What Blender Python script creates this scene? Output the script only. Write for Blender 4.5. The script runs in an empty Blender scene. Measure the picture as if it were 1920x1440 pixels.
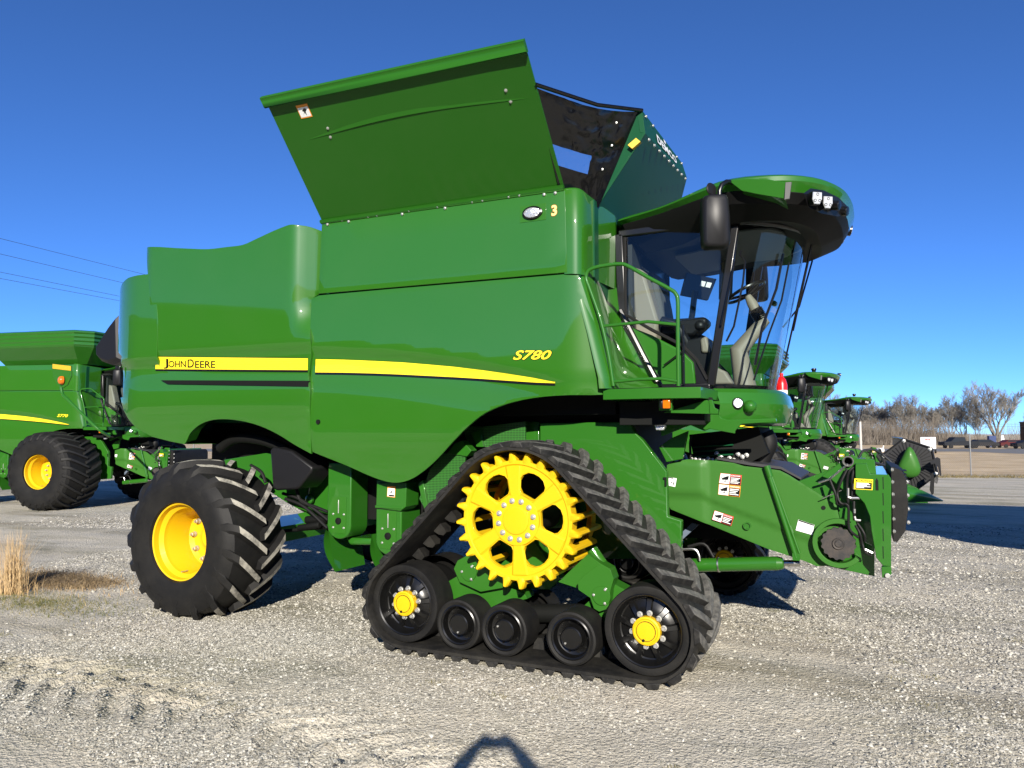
import bpy, bmesh, math, random
import numpy as np
from mathutils import Vector, Matrix, geometry, noise
R_ = math.radians
SC = bpy.context.scene
COL = SC.collection
# ------------------------------------------------------------------ camera, sky, sun, exposure
FPX, YAW, HOR, CAMH = 1400.0, R_(25.0), 812.0, 1.88
PITCH = math.atan((HOR - 720) / FPX)
_fh = Vector((-math.sin(YAW), math.cos(YAW), 0)); _rt = Vector((math.cos(YAW), math.sin(YAW), 0)); _z = Vector((0, 0, 1))
_fw = _fh * math.cos(PITCH) + _z * math.sin(PITCH)
_up = -_fh * math.sin(PITCH) + _z * math.cos(PITCH)
_c = Vector((0, 0, CAMH))
cam_data = bpy.data.cameras.new('camera'); cam = bpy.data.objects.new('camera', cam_data); COL.objects.link(cam)
cam_data.sensor_width = 36.0; cam_data.lens = FPX / 1920 * 36.0; cam_data.clip_start = 0.05; cam_data.clip_end = 3000
cam.matrix_world = Matrix(((_rt.x, _up.x, -_fw.x, 0), (_rt.y, _up.y, -_fw.y, 0), (_rt.z, _up.z, -_fw.z, CAMH), (0, 0, 0, 1)))
SC.camera = cam
SUN_EL, SUN_DIR = R_(22.5), R_(26.0)      # elevation; the light travels along (-sin, cos) of SUN_DIR
world = bpy.data.worlds.new('World'); SC.world = world; world.use_nodes = True
wn = world.node_tree; bg = wn.nodes['Background']
sky = wn.nodes.new('ShaderNodeTexSky'); sky.sky_type = 'NISHITA'; sky.sun_disc = False
sky.sun_elevation = SUN_EL; sky.sun_rotation = math.pi - SUN_DIR * 1.0
sky.air_density = 0.65; sky.dust_density = 0.4; sky.ozone_density = 10.0; sky.altitude = 2000
sky.sun_rotation = R_(180) - SUN_DIR
wn.links.new(sky.outputs[0], bg.inputs[0]); bg.inputs[1].default_value = 0.114
sl = bpy.data.lights.new('sun', 'SUN'); sun = bpy.data.objects.new('sun', sl); COL.objects.link(sun)
sl.energy = 5.0; sl.angle = R_(0.55); sl.color = (1.0, 0.93, 0.82)
_d = Vector((-math.sin(SUN_DIR) * math.cos(SUN_EL), math.cos(SUN_DIR) * math.cos(SUN_EL), -math.sin(SUN_EL)))
sun.rotation_euler = _d.to_track_quat('-Z', 'Y').to_euler()
SC.view_settings.view_transform = 'Standard'; SC.view_settings.look = 'None'; SC.view_settings.exposure = 0.8; SC.view_settings.gamma = 1.0

# ------------------------------------------------------------------ measuring helpers (sight line of a photo point met with a real plane)
def ray(u, v): return _fw + _rt * ((u - 960) / FPX) + _up * ((720 - v) / FPX)
def at(u, v, Y):
    r = ray(u, v); return _c + r * (Y / r.y)
def atx(u, v, X):
    r = ray(u, v); return _c + r * (X / r.x)
def atz(u, v, Z=0.0):
    r = ray(u, v); return _c + r * ((Z - CAMH) / r.z)
def xz(u, v, Y):
    p = at(u, v, Y); return (p.x, p.z)
def at_s(u, v, S):
    """first meeting of the sight line with the surface y = S(x,z), else its nearest approach"""
    best = None; prev = None
    for i in range(101):
        Y = 5.6 + i * .015; p = at(u, v, Y); g = Y - S(p.x, p.z)
        if prev is not None and prev < 0 <= g:
            lo, hi = Y - .015, Y
            for _ in range(20):
                m = (lo + hi) / 2; p = at(u, v, m)
                if m - S(p.x, p.z) < 0: lo = m
                else: hi = m
            return at(u, v, (lo + hi) / 2)
        prev = g
        if best is None or abs(g) < best[0]: best = (abs(g), Y)
    return at(u, v, best[1])
def sst(a, b, x):
    t = min(1, max(0, (x - a) / (b - a))); return t * t * (3 - 2 * t)
def spl(pts, n=5, closed=False):
    """Catmull-Rom resample"""
    P = [Vector(p) for p in pts]; out = []; N = len(P)
    for i in range(N if closed else N - 1):
        p0 = P[i - 1] if (i > 0 or closed) else P[0] * 2 - P[1]; p1 = P[i]; p2 = P[(i + 1) % N]
        p3 = P[(i + 2) % N] if (i + 2 < N or closed) else p2 * 2 - p1
        for k in range(n):
            t = k / n
            out.append(0.5 * ((2 * p1) + (p2 - p0) * t + (2 * p0 - 5 * p1 + 4 * p2 - p3) * t * t + (3 * p1 - p0 - 3 * p2 + p3) * t ** 3))
    if not closed: out.append(P[-1].copy())
    return out

# ------------------------------------------------------------------ materials
def mat(name, col=(.5, .5, .5), rough=.5, metal=0., coat=0., spec=.5, **k):
    m = bpy.data.materials.new(name); m.use_nodes = True
    b = m.node_tree.nodes['Principled BSDF']
    b.inputs['Base Color'].default_value = (*col, 1); b.inputs['Roughness'].default_value = rough
    b.inputs['Metallic'].default_value = metal; b.inputs['Coat Weight'].default_value = coat; b.inputs['Coat Roughness'].default_value = .03
    b.inputs['Specular IOR Level'].default_value = spec
    return m
def nd(m, t, **k):
    n = m.node_tree.nodes.new(t)
    for a, v in k.items():
        if a.startswith('i_'): n.inputs[a[2:].replace('_', ' ')].default_value = v
        else: setattr(n, a, v)
    return n
def lk(m, a, b): m.node_tree.links.new(a, b)
def bsdf(m): return m.node_tree.nodes['Principled BSDF']
def ramp(m, src, stops):
    r = nd(m, 'ShaderNodeValToRGB'); e = r.color_ramp.elements
    while len(e) < len(stops): e.new(.5)
    for q, (p, c) in zip(e, stops):
        q.position = p; q.color = (*c, 1) if len(c) == 3 else c
    lk(m, src, r.inputs[0]); return r.outputs[0]
def coords(m, scale=(1, 1, 1)):
    t = nd(m, 'ShaderNodeTexCoord'); p = nd(m, 'ShaderNodeMapping'); p.inputs['Scale'].default_value = scale
    lk(m, t.outputs['Object'], p.inputs[0]); return p.outputs[0]
def noise_bump(m, scale, strength, dist=.01, detail=4):
    n = nd(m, 'ShaderNodeTexNoise'); n.inputs['Scale'].default_value = scale; n.inputs['Detail'].default_value = detail
    lk(m, coords(m), n.inputs[0]); b = nd(m, 'ShaderNodeBump'); b.inputs['Strength'].default_value = strength; b.inputs['Distance'].default_value = dist
    lk(m, n.outputs[0], b.inputs['Height']); lk(m, b.outputs[0], bsdf(m).inputs['Normal']); return n
def paint(name, col, rough=.42, dust=.03, coat=.7):
    """glossy enamel with a little orange peel and a faint film of dust"""
    m = mat(name, col, rough, coat=coat, spec=.18)
    n = nd(m, 'ShaderNodeTexNoise'); n.inputs['Scale'].default_value = 2.2; n.inputs['Detail'].default_value = 6; lk(m, coords(m), n.inputs[0])
    mx = nd(m, 'ShaderNodeMix', data_type='RGBA'); mx.inputs[6].default_value = (*col, 1)
    mx.inputs[7].default_value = (col[0] * .85 + .03, col[1] * .88 + .025, col[2] * .85 + .02, 1)
    lk(m, ramp(m, n.outputs[0], [(.42, (0, 0, 0)), (.75, (dust * 3,) * 3)]), mx.inputs[0]); lk(m, mx.outputs[2], bsdf(m).inputs['Base Color'])
    b = nd(m, 'ShaderNodeBump'); b.inputs['Strength'].default_value = .02; b.inputs['Distance'].default_value = .02
    n2 = nd(m, 'ShaderNodeTexNoise'); n2.inputs['Scale'].default_value = 1.6; lk(m, coords(m), n2.inputs[0]); lk(m, n2.outputs[0], b.inputs['Height'])
    lk(m, b.outputs[0], bsdf(m).inputs['Coat Normal'])
    return m
GREEN = paint('green_paint', (.0185, .113, .008), coat=.75)
GREEN_PANEL = paint('polished_green_paint', (.020, .113, .0055), coat=1.0); bsdf(GREEN_PANEL).inputs['Coat IOR'].default_value = 1.56
GREEN_LID = paint('green_lid_shaded_paint', (.0165, .100, .007), coat=.12)  # same green made darker and duller: the raised flap's shade is in the colour
GREEN_CAST = paint('green_cast_paint', (.022, .115, .009), rough=.45, coat=.25)
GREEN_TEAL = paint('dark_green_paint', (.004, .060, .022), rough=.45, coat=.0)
GREEN_MATTE = paint('green_plastic', (.034, .128, .018), rough=.42, coat=.08)
YELLOW = paint('yellow_paint', (.64, .405, .006), rough=.48, dust=.10, coat=.2)
STRIPE = mat('yellow_decal', (.88, .68, .02), .4, coat=.3)
CREAM = mat('cream_decal', (.85, .72, .22), .4)
BLACK = mat('black_paint', (.005, .005, .005), .3, coat=.15)
PLASTIC = mat('black_plastic', (.008, .008, .009), .45, spec=.35); noise_bump(PLASTIC, 160, .08, .002)
SEAL = mat('black_rubber_seal', (.006, .006, .006), .6, spec=.3)
VOID = mat('black_steel_and_shade', (.004, .0045, .004), .7, spec=.2)  # near-black for dark parts and hollows; underbody shade put into the colour
STEEL = mat('bare_steel', (.55, .55, .53), .35, 1.0)
BOLT = mat('zinc_bolt', (.55, .55, .52), .42, .75)
BRONZE = mat('weathered_zinc', (.40, .37, .30), .5, .6)
WHITE = mat('white_decal', (.8, .8, .78), .5)
RED = mat('red_paint', (.62, .012, .012), .3, coat=.5)
REDDEC = mat('red_decal', (.6, .03, .02), .5)
ORANGE = mat('orange_decal', (.8, .28, .02), .5)
AMBER = mat('amber_lens', (.75, .16, .004), .12, coat=1); bsdf(AMBER).inputs['Transmission Weight'].default_value = .15
LENS = mat('clear_lamp_lens', (.8, .82, .85), .12, .65, coat=1); noise_bump(LENS, 60, .6, .02)
TAN = mat('tan_trim', (.26, .225, .17), .55); GREYTRIM = mat('grey_trim', (.09, .09, .085), .55)
SEATCLOTH = mat('grey_seat_cloth', (.10, .10, .095), .85); noise_bump(SEATCLOTH, 90, .3, .004)
BLUEGREY = mat('blue_grey_plastic', (.11, .14, .19), .4)
def rubber(name, base=.013, dust=.5, sc=5., dcol=(.20, .185, .15), lo=.40, hi=.72):
    m = mat(name, (base,) * 3, .62, spec=.25)
    n = nd(m, 'ShaderNodeTexNoise'); n.inputs['Scale'].default_value = sc; n.inputs['Detail'].default_value = 8; n.inputs['Roughness'].default_value = .7; lk(m, coords(m), n.inputs[0])
    mx = nd(m, 'ShaderNodeMix', data_type='RGBA'); mx.inputs[6].default_value = (base, base, base * 1.02, 1); mx.inputs[7].default_value = (*dcol, 1)
    lk(m, ramp(m, n.outputs[0], [(lo, (dust * .06,) * 3), (hi, (dust,) * 3)]), mx.inputs[0]); lk(m, mx.outputs[2], bsdf(m).inputs['Base Color'])
    b = nd(m, 'ShaderNodeBump'); b.inputs['Strength'].default_value = .25; b.inputs['Distance'].default_value = .004
    n2 = nd(m, 'ShaderNodeTexNoise'); n2.inputs['Scale'].default_value = 70; n2.inputs['Detail'].default_value = 4; lk(m, coords(m), n2.inputs[0]); lk(m, n2.outputs[0], b.inputs['Height'])
    lk(m, b.outputs[0], bsdf(m).inputs['Normal']); return m
RUBBER = rubber('tyre_rubber', .006, .04)
RUBBER_WORN = rubber('worn_lug_rubber', .03, 1.0, 10, (.42, .395, .335), .32, .58)
TRACK_RUBBER = rubber('track_rubber', .007, .12)
TRACK_LUG = rubber('track_lug_rubber', .008, .35, 12, (.11, .105, .092), .45, .75); TRACK_LUG_TOP = rubber('dusty_sunlit_lug_rubber', .035, .9, 14, (.17, .163, .145), .36, .66)
ROLLER_RUBBER = rubber('roller_rubber', .005, .05, 4)
TARP = mat('black_vinyl_tarp', (.003, .003, .0033), .2, spec=.6); noise_bump(TARP, 4, .3, .05, 2)
def glassy(name, tint, refl=.10):
    m = bpy.data.materials.new(name); m.use_nodes = True; nt = m.node_tree; nt.nodes.clear()
    o = nt.nodes.new('ShaderNodeOutputMaterial'); t = nt.nodes.new('ShaderNodeBsdfTransparent'); t.inputs[0].default_value = (*tint, 1)
    g = nt.nodes.new('ShaderNodeBsdfGlossy'); g.inputs['Roughness'].default_value = .01
    lw = nt.nodes.new('ShaderNodeLayerWeight'); lw.inputs[0].default_value = .5; mx = nt.nodes.new('ShaderNodeMixShader')
    pw = nt.nodes.new('ShaderNodeMath'); pw.operation = 'POWER'; pw.inputs[1].default_value = 5; f = nt.nodes.new('ShaderNodeMath'); f.operation = 'MULTIPLY_ADD'; f.inputs[1].default_value = .95; f.inputs[2].default_value = .05
    nt.links.new(lw.outputs['Facing'], pw.inputs[0]); nt.links.new(pw.outputs[0], f.inputs[0]); nt.links.new(f.outputs[0], mx.inputs[0]); nt.links.new(t.outputs[0], mx.inputs[1]); nt.links.new(g.outputs[0], mx.inputs[2]); nt.links.new(mx.outputs[0], o.inputs[0])
    return m
GLASS = glassy('tinted_cab_glass', (.74, .82, .83)); CLEAR = glassy('clear_vinyl', (.86, .9, .93))
def screen_mat():
    m = bpy.data.materials.new('punched_green_screen'); m.use_nodes = True
    b = bsdf(m); b.inputs['Base Color'].default_value = (.03, .16, .02, 1); b.inputs['Roughness'].default_value = .45
    v = nd(m, 'ShaderNodeTexVoronoi'); v.inputs['Scale'].default_value = 62; v.inputs['Randomness'].default_value = 0; lk(m, coords(m), v.inputs[0])
    lk(m, ramp(m, v.outputs['Distance'], [(.38, (.004, .012, .004)), (.44, (.03, .16, .02))]), b.inputs['Base Color']); return m
SCREEN = screen_mat()

# ------------------------------------------------------------------ mesh builder
class MB:
    def __init__(s): s.v = []; s.f = []; s.m = []
    def add(s, vs, fs, mi=0):
        o = len(s.v); s.v += [tuple(p) for p in vs]; s.f += [tuple(i + o for i in f) for f in fs]; s.m += [mi] * len(fs); return s
    def box(s, x0, x1, y0, y1, z0, z1, mi=0):
        return s.add([(x, y, z) for x in (x0, x1) for y in (y0, y1) for z in (z0, z1)], [(0, 1, 3, 2), (4, 6, 7, 5), (0, 4, 5, 1), (2, 3, 7, 6), (0, 2, 6, 4), (1, 5, 7, 3)], mi)
    def obox(s, c, ax, ay, az, mi=0):
        c = Vector(c); ax, ay, az = Vector(ax), Vector(ay), Vector(az)
        return s.add([c + ax * i + ay * j + az * k for i in (-1, 1) for j in (-1, 1) for k in (-1, 1)], [(0, 1, 3, 2), (4, 6, 7, 5), (0, 4, 5, 1), (2, 3, 7, 6), (0, 2, 6, 4), (1, 5, 7, 3)], mi)
    def loft(s, loops, cap=True, closed=True, mi=0):
        n = len(loops[0]); vs = [p for l in loops for p in l]; fs = []
        for i in range(len(loops) - 1):
            for k in range(n if closed else n - 1):
                a, b = i * n + k, i * n + (k + 1) % n; fs.append((a, b, b + n, a + n))
        if cap: fs += [tuple(range(n)), tuple(range((len(loops) - 1) * n, len(loops) * n))]
        return s.add(vs, fs, mi)
    def prism(s, pts, y0, y1, mi=0): return s.loft([[(x, y0, z) for x, z in pts], [(x, y1, z) for x, z in pts]], mi=mi)
    def prism_z(s, pts, z0, z1, mi=0): return s.loft([[(x, y, z0) for x, y in pts], [(x, y, z1) for x, y in pts]], mi=mi)
    def plate(s, pts, d, mi=0):
        d = Vector(d); return s.loft([[Vector(p) for p in pts], [Vector(p) + d for p in pts]], mi=mi)
    def tube(s, path, r, seg=10, mi=0, cap=True):
        P = [Vector(p) for p in path]; rr = r if isinstance(r, (list, tuple)) else [r] * len(P); loops = []; u = None
        for i, p in enumerate(P):
            t = (P[min(i + 1, len(P) - 1)] - P[max(i - 1, 0)]).normalized()
            if u is None: u = t.orthogonal().normalized()
            u = (u - t * u.dot(t)).normalized(); w = t.cross(u)
            loops.append([p + (u * math.cos(2 * math.pi * k / seg) + w * math.sin(2 * math.pi * k / seg)) * rr[i] for k in range(seg)])
        return s.loft(loops, cap=cap, mi=mi)
    def lathe(s, c, prof, seg=32, mi=0, axis=(0, 1, 0), cap=True):
        """prof: (radius, distance along axis)"""
        c = Vector(c); a = Vector(axis).normalized(); u = a.orthogonal().normalized(); w = a.cross(u)
        loops = [[c + a * d + (u * math.cos(2 * math.pi * k / seg) + w * math.sin(2 * math.pi * k / seg)) * max(r, 1e-4) for k in range(seg)] for r, d in prof]
        return s.loft(loops, cap=cap, mi=mi)
    def bolt(s, p, r=.014, h=.012, axis=(0, -1, 0), mi=0):
        s.lathe(p, [(r * 1.35, 0), (r * 1.35, h * .25)], 12, mi, axis); return s.lathe(p, [(r, h * .25), (r, h * .9), (r * .8, h)], 6, mi, axis)
    def build(s, name, mats, parent=None, bevel=0., angle=38, seg=2, flat=False):
        me = bpy.data.meshes.new(name); me.from_pydata([tuple(p) for p in s.v], [], s.f); me.update()
        bm = bmesh.new(); bm.from_mesh(me)
        for f, mi in zip(bm.faces, s.m): f.material_index = mi
        bmesh.ops.recalc_face_normals(bm, faces=bm.faces[:]); bm.to_mesh(me); bm.free()
        for mm in (mats if isinstance(mats, (list, tuple)) else [mats]): me.materials.append(mm)
        me.polygons.foreach_set('use_smooth', [not flat] * len(me.polygons))
        if not flat: me.set_sharp_from_angle(angle=R_(angle))
        o = bpy.data.objects.new(name, me); COL.objects.link(o)
        if parent is not None: o.parent = parent
        if bevel:
            b = o.modifiers.new('bevel', 'BEVEL'); b.width = bevel; b.segments = seg; b.limit_method = 'ANGLE'; b.angle_limit = R_(35); b.use_clamp_overlap = True
        return o
def empty(name, parent=None, loc=(0, 0, 0), rz=0):
    o = bpy.data.objects.new(name, None); o.empty_display_size = .2; COL.objects.link(o); o.location = loc; o.rotation_euler = (0, 0, rz); o.parent = parent; return o
def tag(o, label=None, cat=None, group=None, kind=None):
    if label: o['label'] = label
    if cat: o['category'] = cat
    if group: o['group'] = group
    if kind: o['kind'] = kind
    return o
def kids(o): return [c for c in bpy.data.objects if c.parent == o]
def copy_tree(o, parent=None, skip=()):
    c = o.copy(); COL.objects.link(c); c.parent = parent
    for k in ('label', 'category', 'group'):
        if parent is None and k in c: del c[k]
    for ch in kids(o):
        if ch.name.split('.')[0] not in skip: copy_tree(ch, c, skip)
    return c
def cdt(pts, step):
    """fill a 2-D outline with an even triangle mesh"""
    P = []; n0 = len(pts)
    for i in range(n0):
        a, b = Vector(pts[i]).to_2d(), Vector(pts[(i + 1) % n0]).to_2d(); k = max(1, int((b - a).length / step))
        P += [a.lerp(b, j / k) for j in range(k)]
    n = len(P); x0 = min(p.x for p in P); x1 = max(p.x for p in P); y0 = min(p.y for p in P); y1 = max(p.y for p in P)
    def inside(x, y):
        c = False; j = n - 1
        for i in range(n):
            if (P[i].y > y) != (P[j].y > y) and x < (P[j].x - P[i].x) * (y - P[i].y) / (P[j].y - P[i].y) + P[i].x: c = not c
            j = i
        return c
    V = list(P); PA = np.array([(p.x, p.y) for p in P])
    for x in np.arange(x0 + step * .5, x1, step):
        for y in np.arange(y0 + step * .5, y1, step):
            if inside(x, y) and np.min((PA[:, 0] - x) ** 2 + (PA[:, 1] - y) ** 2) > (step * .4) ** 2: V.append(Vector((x, y)))
    r = geometry.delaunay_2d_cdt(V, [], [list(range(n))], 1, 1e-5)
    return r[0], r[2]
from mathutils.bvhtree import BVHTree
BVH = {}
def on_sheet(o, S):
    t = BVH[o.name]
    def f(x, z):
        h = t.ray_cast(Vector((x, 4, z)), Vector((0, 1, 0)))
        return h[0].y if h[0] else S(x, z)
    return f
def panel(name, pts, S, m, parent, thick=.02, step=.07, bevel=.006, off=0.):
    """sheet-metal panel: outline in x,z lying on the surface y = S(x,z)"""
    v, f = cdt(pts, step)
    me = bpy.data.meshes.new(name); me.from_pydata([(p.x, S(p.x, p.y) - off, p.y) for p in v], [], [tuple(q) for q in f]); me.update()
    bm = bmesh.new(); bm.from_mesh(me)
    for q in bm.faces:
        q.smooth = True
        if q.normal.y > 0: q.normal_flip()
    bm.to_mesh(me); bm.free(); me.materials.append(m)
    o = bpy.data.objects.new(name, me); COL.objects.link(o); o.parent = parent
    BVH[o.name] = BVHTree.FromPolygons([(p.x, S(p.x, p.y) - off, p.y) for p in v], [tuple(q) for q in f])
    if thick:
        sd = o.modifiers.new('sheet', 'SOLIDIFY'); sd.thickness = thick; sd.offset = -1
        if bevel:
            b = o.modifiers.new('bevel', 'BEVEL'); b.width = bevel; b.segments = 3; b.limit_method = 'ANGLE'; b.angle_limit = R_(50)
        me.set_sharp_from_angle(angle=R_(60))
    return o
def text2d(s, bold=0., shear=0., res=4):
    cu = bpy.data.curves.new('lettering', 'FONT'); cu.body = s; cu.offset = bold; cu.shear = shear; cu.resolution_u = res; cu.fill_mode = 'FRONT'
    o = bpy.data.objects.new('lettering', cu); COL.objects.link(o); bpy.context.view_layer.update()
    me = o.to_mesh(); v = [(p.co.x, p.co.y) for p in me.vertices]; f = [tuple(q.vertices) for q in me.polygons]
    o.to_mesh_clear(); bpy.data.objects.remove(o); bpy.data.curves.remove(cu)
    x = [p[0] for p in v]; y = [p[1] for p in v]
    return v, f, (min(x), max(x), min(y), max(y))
def letters(mb, s, fn, mi=0, bold=0., shear=0., fit=None):
    """lay lettering on a surface: fn(a,b) maps 0..1 across, 0..1 up to a point; fit=(aspect box of another string)"""
    v, f, (x0, x1, y0, y1) = text2d(s, bold, shear)
    if fit: x0, x1, y0, y1 = fit
    mb.add([fn((x - x0) / (x1 - x0), (y - y0) / (y1 - y0)) for x, y in v], f, mi); return (x0, x1, y0, y1)
def quadmap(c, S=None, off=0.):
    """bilinear map over four corners (bottom-left, bottom-right, top-right, top-left)"""
    c = [Vector(p) for p in c]
    nrm = (c[1] - c[0]).cross(c[3] - c[0]).normalized()
    def fn(a, b, lift=0.):
        p = c[0] * (1 - a) * (1 - b) + c[1] * a * (1 - b) + c[2] * a * b + c[3] * (1 - a) * b
        if S: return Vector((p.x, S(p.x, p.z) - off - lift, p.z))
        return p + nrm * (off + lift)
    return fn
def rect(mb, fn, a0, a1, b0, b1, mi, lift=0., n=1):
    for i in range(n):
        p, q = a0 + (a1 - a0) * i / n, a0 + (a1 - a0) * (i + 1) / n
        mb.add([fn(p, b0, lift), fn(q, b0, lift), fn(q, b1, lift), fn(p, b1, lift)], [(0, 1, 2, 3)], mi)
DEC = [WHITE, REDDEC, BLACK, ORANGE, STRIPE]
def hand_mark(mb, fn, a0, a1, b0, b1, lift):
    """pictogram: a hand reaching toward a wedge"""
    def q(pts): mb.add([fn(a0 + (a1 - a0) * x, b0 + (b1 - b0) * y, lift) for x, y in pts], [tuple(range(len(pts)))], 2)
    q([(.1, .52), (.55, .74), (.92, .86), (.9, .42), (.62, .36), (.3, .40)]); q([(.06, .62), (.3, .58), (.3, .52), (.06, .5)]); q([(.1, .4), (.4, .42), (.42, .36), (.12, .34)])
    q([(.3, .3), (.6, .2), (.62, .14), (.3, .24)]); q([(.62, .34), (.72, .32), (.58, .1), (.5, .12)])
def warning_decal(name, parent, corners, head, S=None, lines=4, word='DANGER'):
    fn = quadmap(corners, S, .003); mb = MB(); hm = 1 if head == 'red' else 3
    rect(mb, fn, 0, 1, 0, 1, hm, 0); rect(mb, fn, .02, .47, .03, .97, 0, .0015); rect(mb, fn, .49, .98, .03, .76, 2, .0015)
    hand_mark(mb, fn, .04, .45, .06, .94, .003)
    g = lambda a, b: fn(.52 + a * .43, .80 + b * .13, .0015); letters(mb, word, g, 0, .01)
    for i in range(lines):
        y = .68 - i * .62 / lines; rect(mb, fn, .52, .94 - .12 * ((i * 7) % 3) / 2, y - .3 / lines, y, 0, .003)
    return mb.build(name, DEC, parent, flat=True)

# ------------------------------------------------------------------ the big tracked combine
YM = 7.7                                   # its centre plane; near side 6.05, tracks from 5.5
main = empty('combine_harvester', None, (0, 0, 0))
tag(main, 'large green combine on black rubber tracks with its grain tank flap raised, filling the middle', 'combine harvester', 'green combine harvesters parked in the gravel yard')
_su = [at(u, v, 6.055) for u, v in ((582, 673), (640, 674), (700, 676.5), (750, 679), (800, 683), (850, 687.5), (900, 693.5), (950, 700.5), (1000, 708.5), (1038, 716))]
_sl = [at(u, v, 6.055) for u, v in ((582, 697), (640, 697.5), (700, 699), (750, 701), (800, 703.5), (850, 706), (900, 709), (950, 712.5), (1000, 716), (1038, 717.5))]
def stripe_z(x): return float(np.interp(x, [p.x for p in _su], [p.z for p in _su]))   # upper edge of the yellow stripe along the side
def stripe_l(x): return float(np.interp(x, [p.x for p in _sl], [p.z for p in _sl]))
# --- front side panel
ZC = lambda x: stripe_z(x) + .11 - .06 * sst(-4.6, -2.5, x)
def S_side(x, z):
    c = ZC(x); y = 6.05
    if z > c: y += .012 * (z - c) - .035 * sst(c, c + .25, z) * 0
    else: y += .038 * sst(c, c - .075, z) * (1 - .6 * sst(-3.2, -2.2, x)) - .03 * sst(c - .15, c - .5, z) + .055 * sst(1.95, 1.40, z)
    if x > -2.35: y += .9 * (x + 2.35) ** 2
    return y
def PS(pts, S): return [(p.x, p.z) for p in (at_s(u, v, S) for u, v in pts)]
o_side = [(584, 560), (598, 554), (720, 543), (850, 532), (980, 521), (1083, 513)] + [tuple(p) for p in spl([(1085, 514), (1101, 562), (1117, 612), (1129, 662), (1135, 700), (1135, 740)], 4)[1:]] + \
    [tuple(p) for p in spl([(1133, 741), (1060, 741), (1000, 746), (950, 757), (910, 774), (880, 797), (850, 827), (820, 860), (793, 884), (767, 900), (737, 905), (700, 895), (650, 873), (600, 853), (586, 847)], 3)[1:]] + [(582, 800), (580, 725), (581, 640)]
side = panel('side_panel', PS(o_side, S_side), S_side, GREEN_PANEL, main, .025, .06, .008)
S_side0 = S_side; S_side = on_sheet(side, S_side0); mb = MB(); mb.bolt(tuple(at(597, 791, 6.05)), .012, .006)
mb.lathe(at(597, 791, 6.055), [(.024, -.01), (.024, .012), (.015, .012), (.0, .006)], 16, 0, (0, -1, 0)); mb.build('latch', VOID, side)
# crease line and stripe
def ribbon(name, xs, z0f, z1f, S, m, parent, off=.004):
    mb = MB(); vs = []; off = off + .002; nr = 6; xs = list(np.interp(np.linspace(0, len(xs) - 1, 160), range(len(xs)), xs))
    for x in xs:
        for k in range(nr + 1): z = z0f(x) + (z1f(x) - z0f(x)) * k / nr; vs.append((x, S(x, z) - off, z))
    n = nr + 1; mb.add(vs, [(n * i + k, n * i + n + k, n * i + n + k + 1, n * i + k + 1) for i in range(len(xs) - 1) for k in range(nr)]); return mb.build(name, m, parent)
def striped(base, gap, z0f, per):
    m = mat('yellow_lined_decal', base, .4, coat=.3); return m
def sw(x): return max(.002, stripe_z(x) - stripe_l(x))
xs = [-5.065 + 2.655 * i / 40 for i in range(41)]
st_low = lambda x: stripe_z(x) - sw(x) - .004
st1 = ribbon('stripe', xs, st_low, stripe_z, S_side, STRIPE, side, .004)
ribbon('stripe_lower_line', xs[:-1] + [-2.41], lambda x: st_low(x) - .022, st_low, S_side, BLACK, side, .003)  # black line along the stripe's lower edge
for k in range(1, 7):                      # thin printed lines in the stripe
    ribbon('pinstripe', xs[:30], lambda x: stripe_z(x) - sw(x) * k / 7 - .0015, lambda x: stripe_z(x) - sw(x) * k / 7 + .0015, S_side, mat('amber_pinstripe', (.72, .47, .01), .4) if k == 1 else bpy.data.materials['amber_pinstripe'], st1, .0055)
def side_letters(name, s, px, S, m, parent, bold, shear, off, fit=None):
    c = [at_s(u, v, S) for u, v in px]; fn = quadmap(c, S, off); mb = MB(); r = letters(mb, s, fn, 0, bold, shear, fit); mb.build(name, m, parent, flat=True); return r
q780 = [(962, 675), (1033, 674), (1035, 657), (964, 657)]
r = side_letters('model_number', 'S780', q780, S_side, STRIPE, side, .022, .28, .005)
side_letters('model_number_outline', 'S780', q780, S_side, BLACK, side, .06, .28, .003, r)
# --- engine panel
def S_eng(x, z):
    y = 6.02 - .014 * sst(2.75, 3.7, z)
    if z < 2.80: y += .04 * sst(2.80, 2.72, z)
    k = sst(2.85, 3.25, z); xc = -5.36
    if x > xc: y += k * (.05 * ((x - xc) / .1) ** 2 if x < xc + .1 else .05 + .9 * (x - xc - .1))
    if x < -7.44: y += .05 * ((-7.44 - x) / .14) ** 2
    return y
o_eng = [(272, 464), (300, 463), (330, 465)] + [tuple(p) for p in spl([(352, 466), (390, 467), (425, 463), (455, 459), (480, 448), (510, 434), (532, 425), (545, 421), (560, 422), (580, 425), (603, 433)], 3)] + \
    [(603, 470), (601, 520), (598, 552), (585, 560), (582, 640), (579, 700), (578, 716), (520, 717), (420, 716), (330, 714), (306, 712), (291, 703), (285, 688), (286, 668), (281, 640), (283, 590), (279, 530)]
eng = panel('engine_panel', PS(o_eng, S_eng), S_eng, GREEN_PANEL, main, .03, .055, .008)
S_eng0 = S_eng; S_eng = on_sheet(eng, S_eng0); mb = MB()                                  # black strip standing in for the shaded gap below the engine panel
mb.prism(PS([(302, 713), (578, 714), (578, 725), (314, 720)], lambda x, z: 6.03), 6.025, 6.06); mb.build('panel_gap_shade', VOID, main)
xe = [-7.37 + 2.24 * i / 40 for i in range(41)]
ez = lambda u: 0
_a, _b = at_s(290, 669, S_eng), at_s(578, 672, S_eng); _a2, _b2 = at_s(290, 692, S_eng), at_s(578, 694, S_eng)
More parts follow.
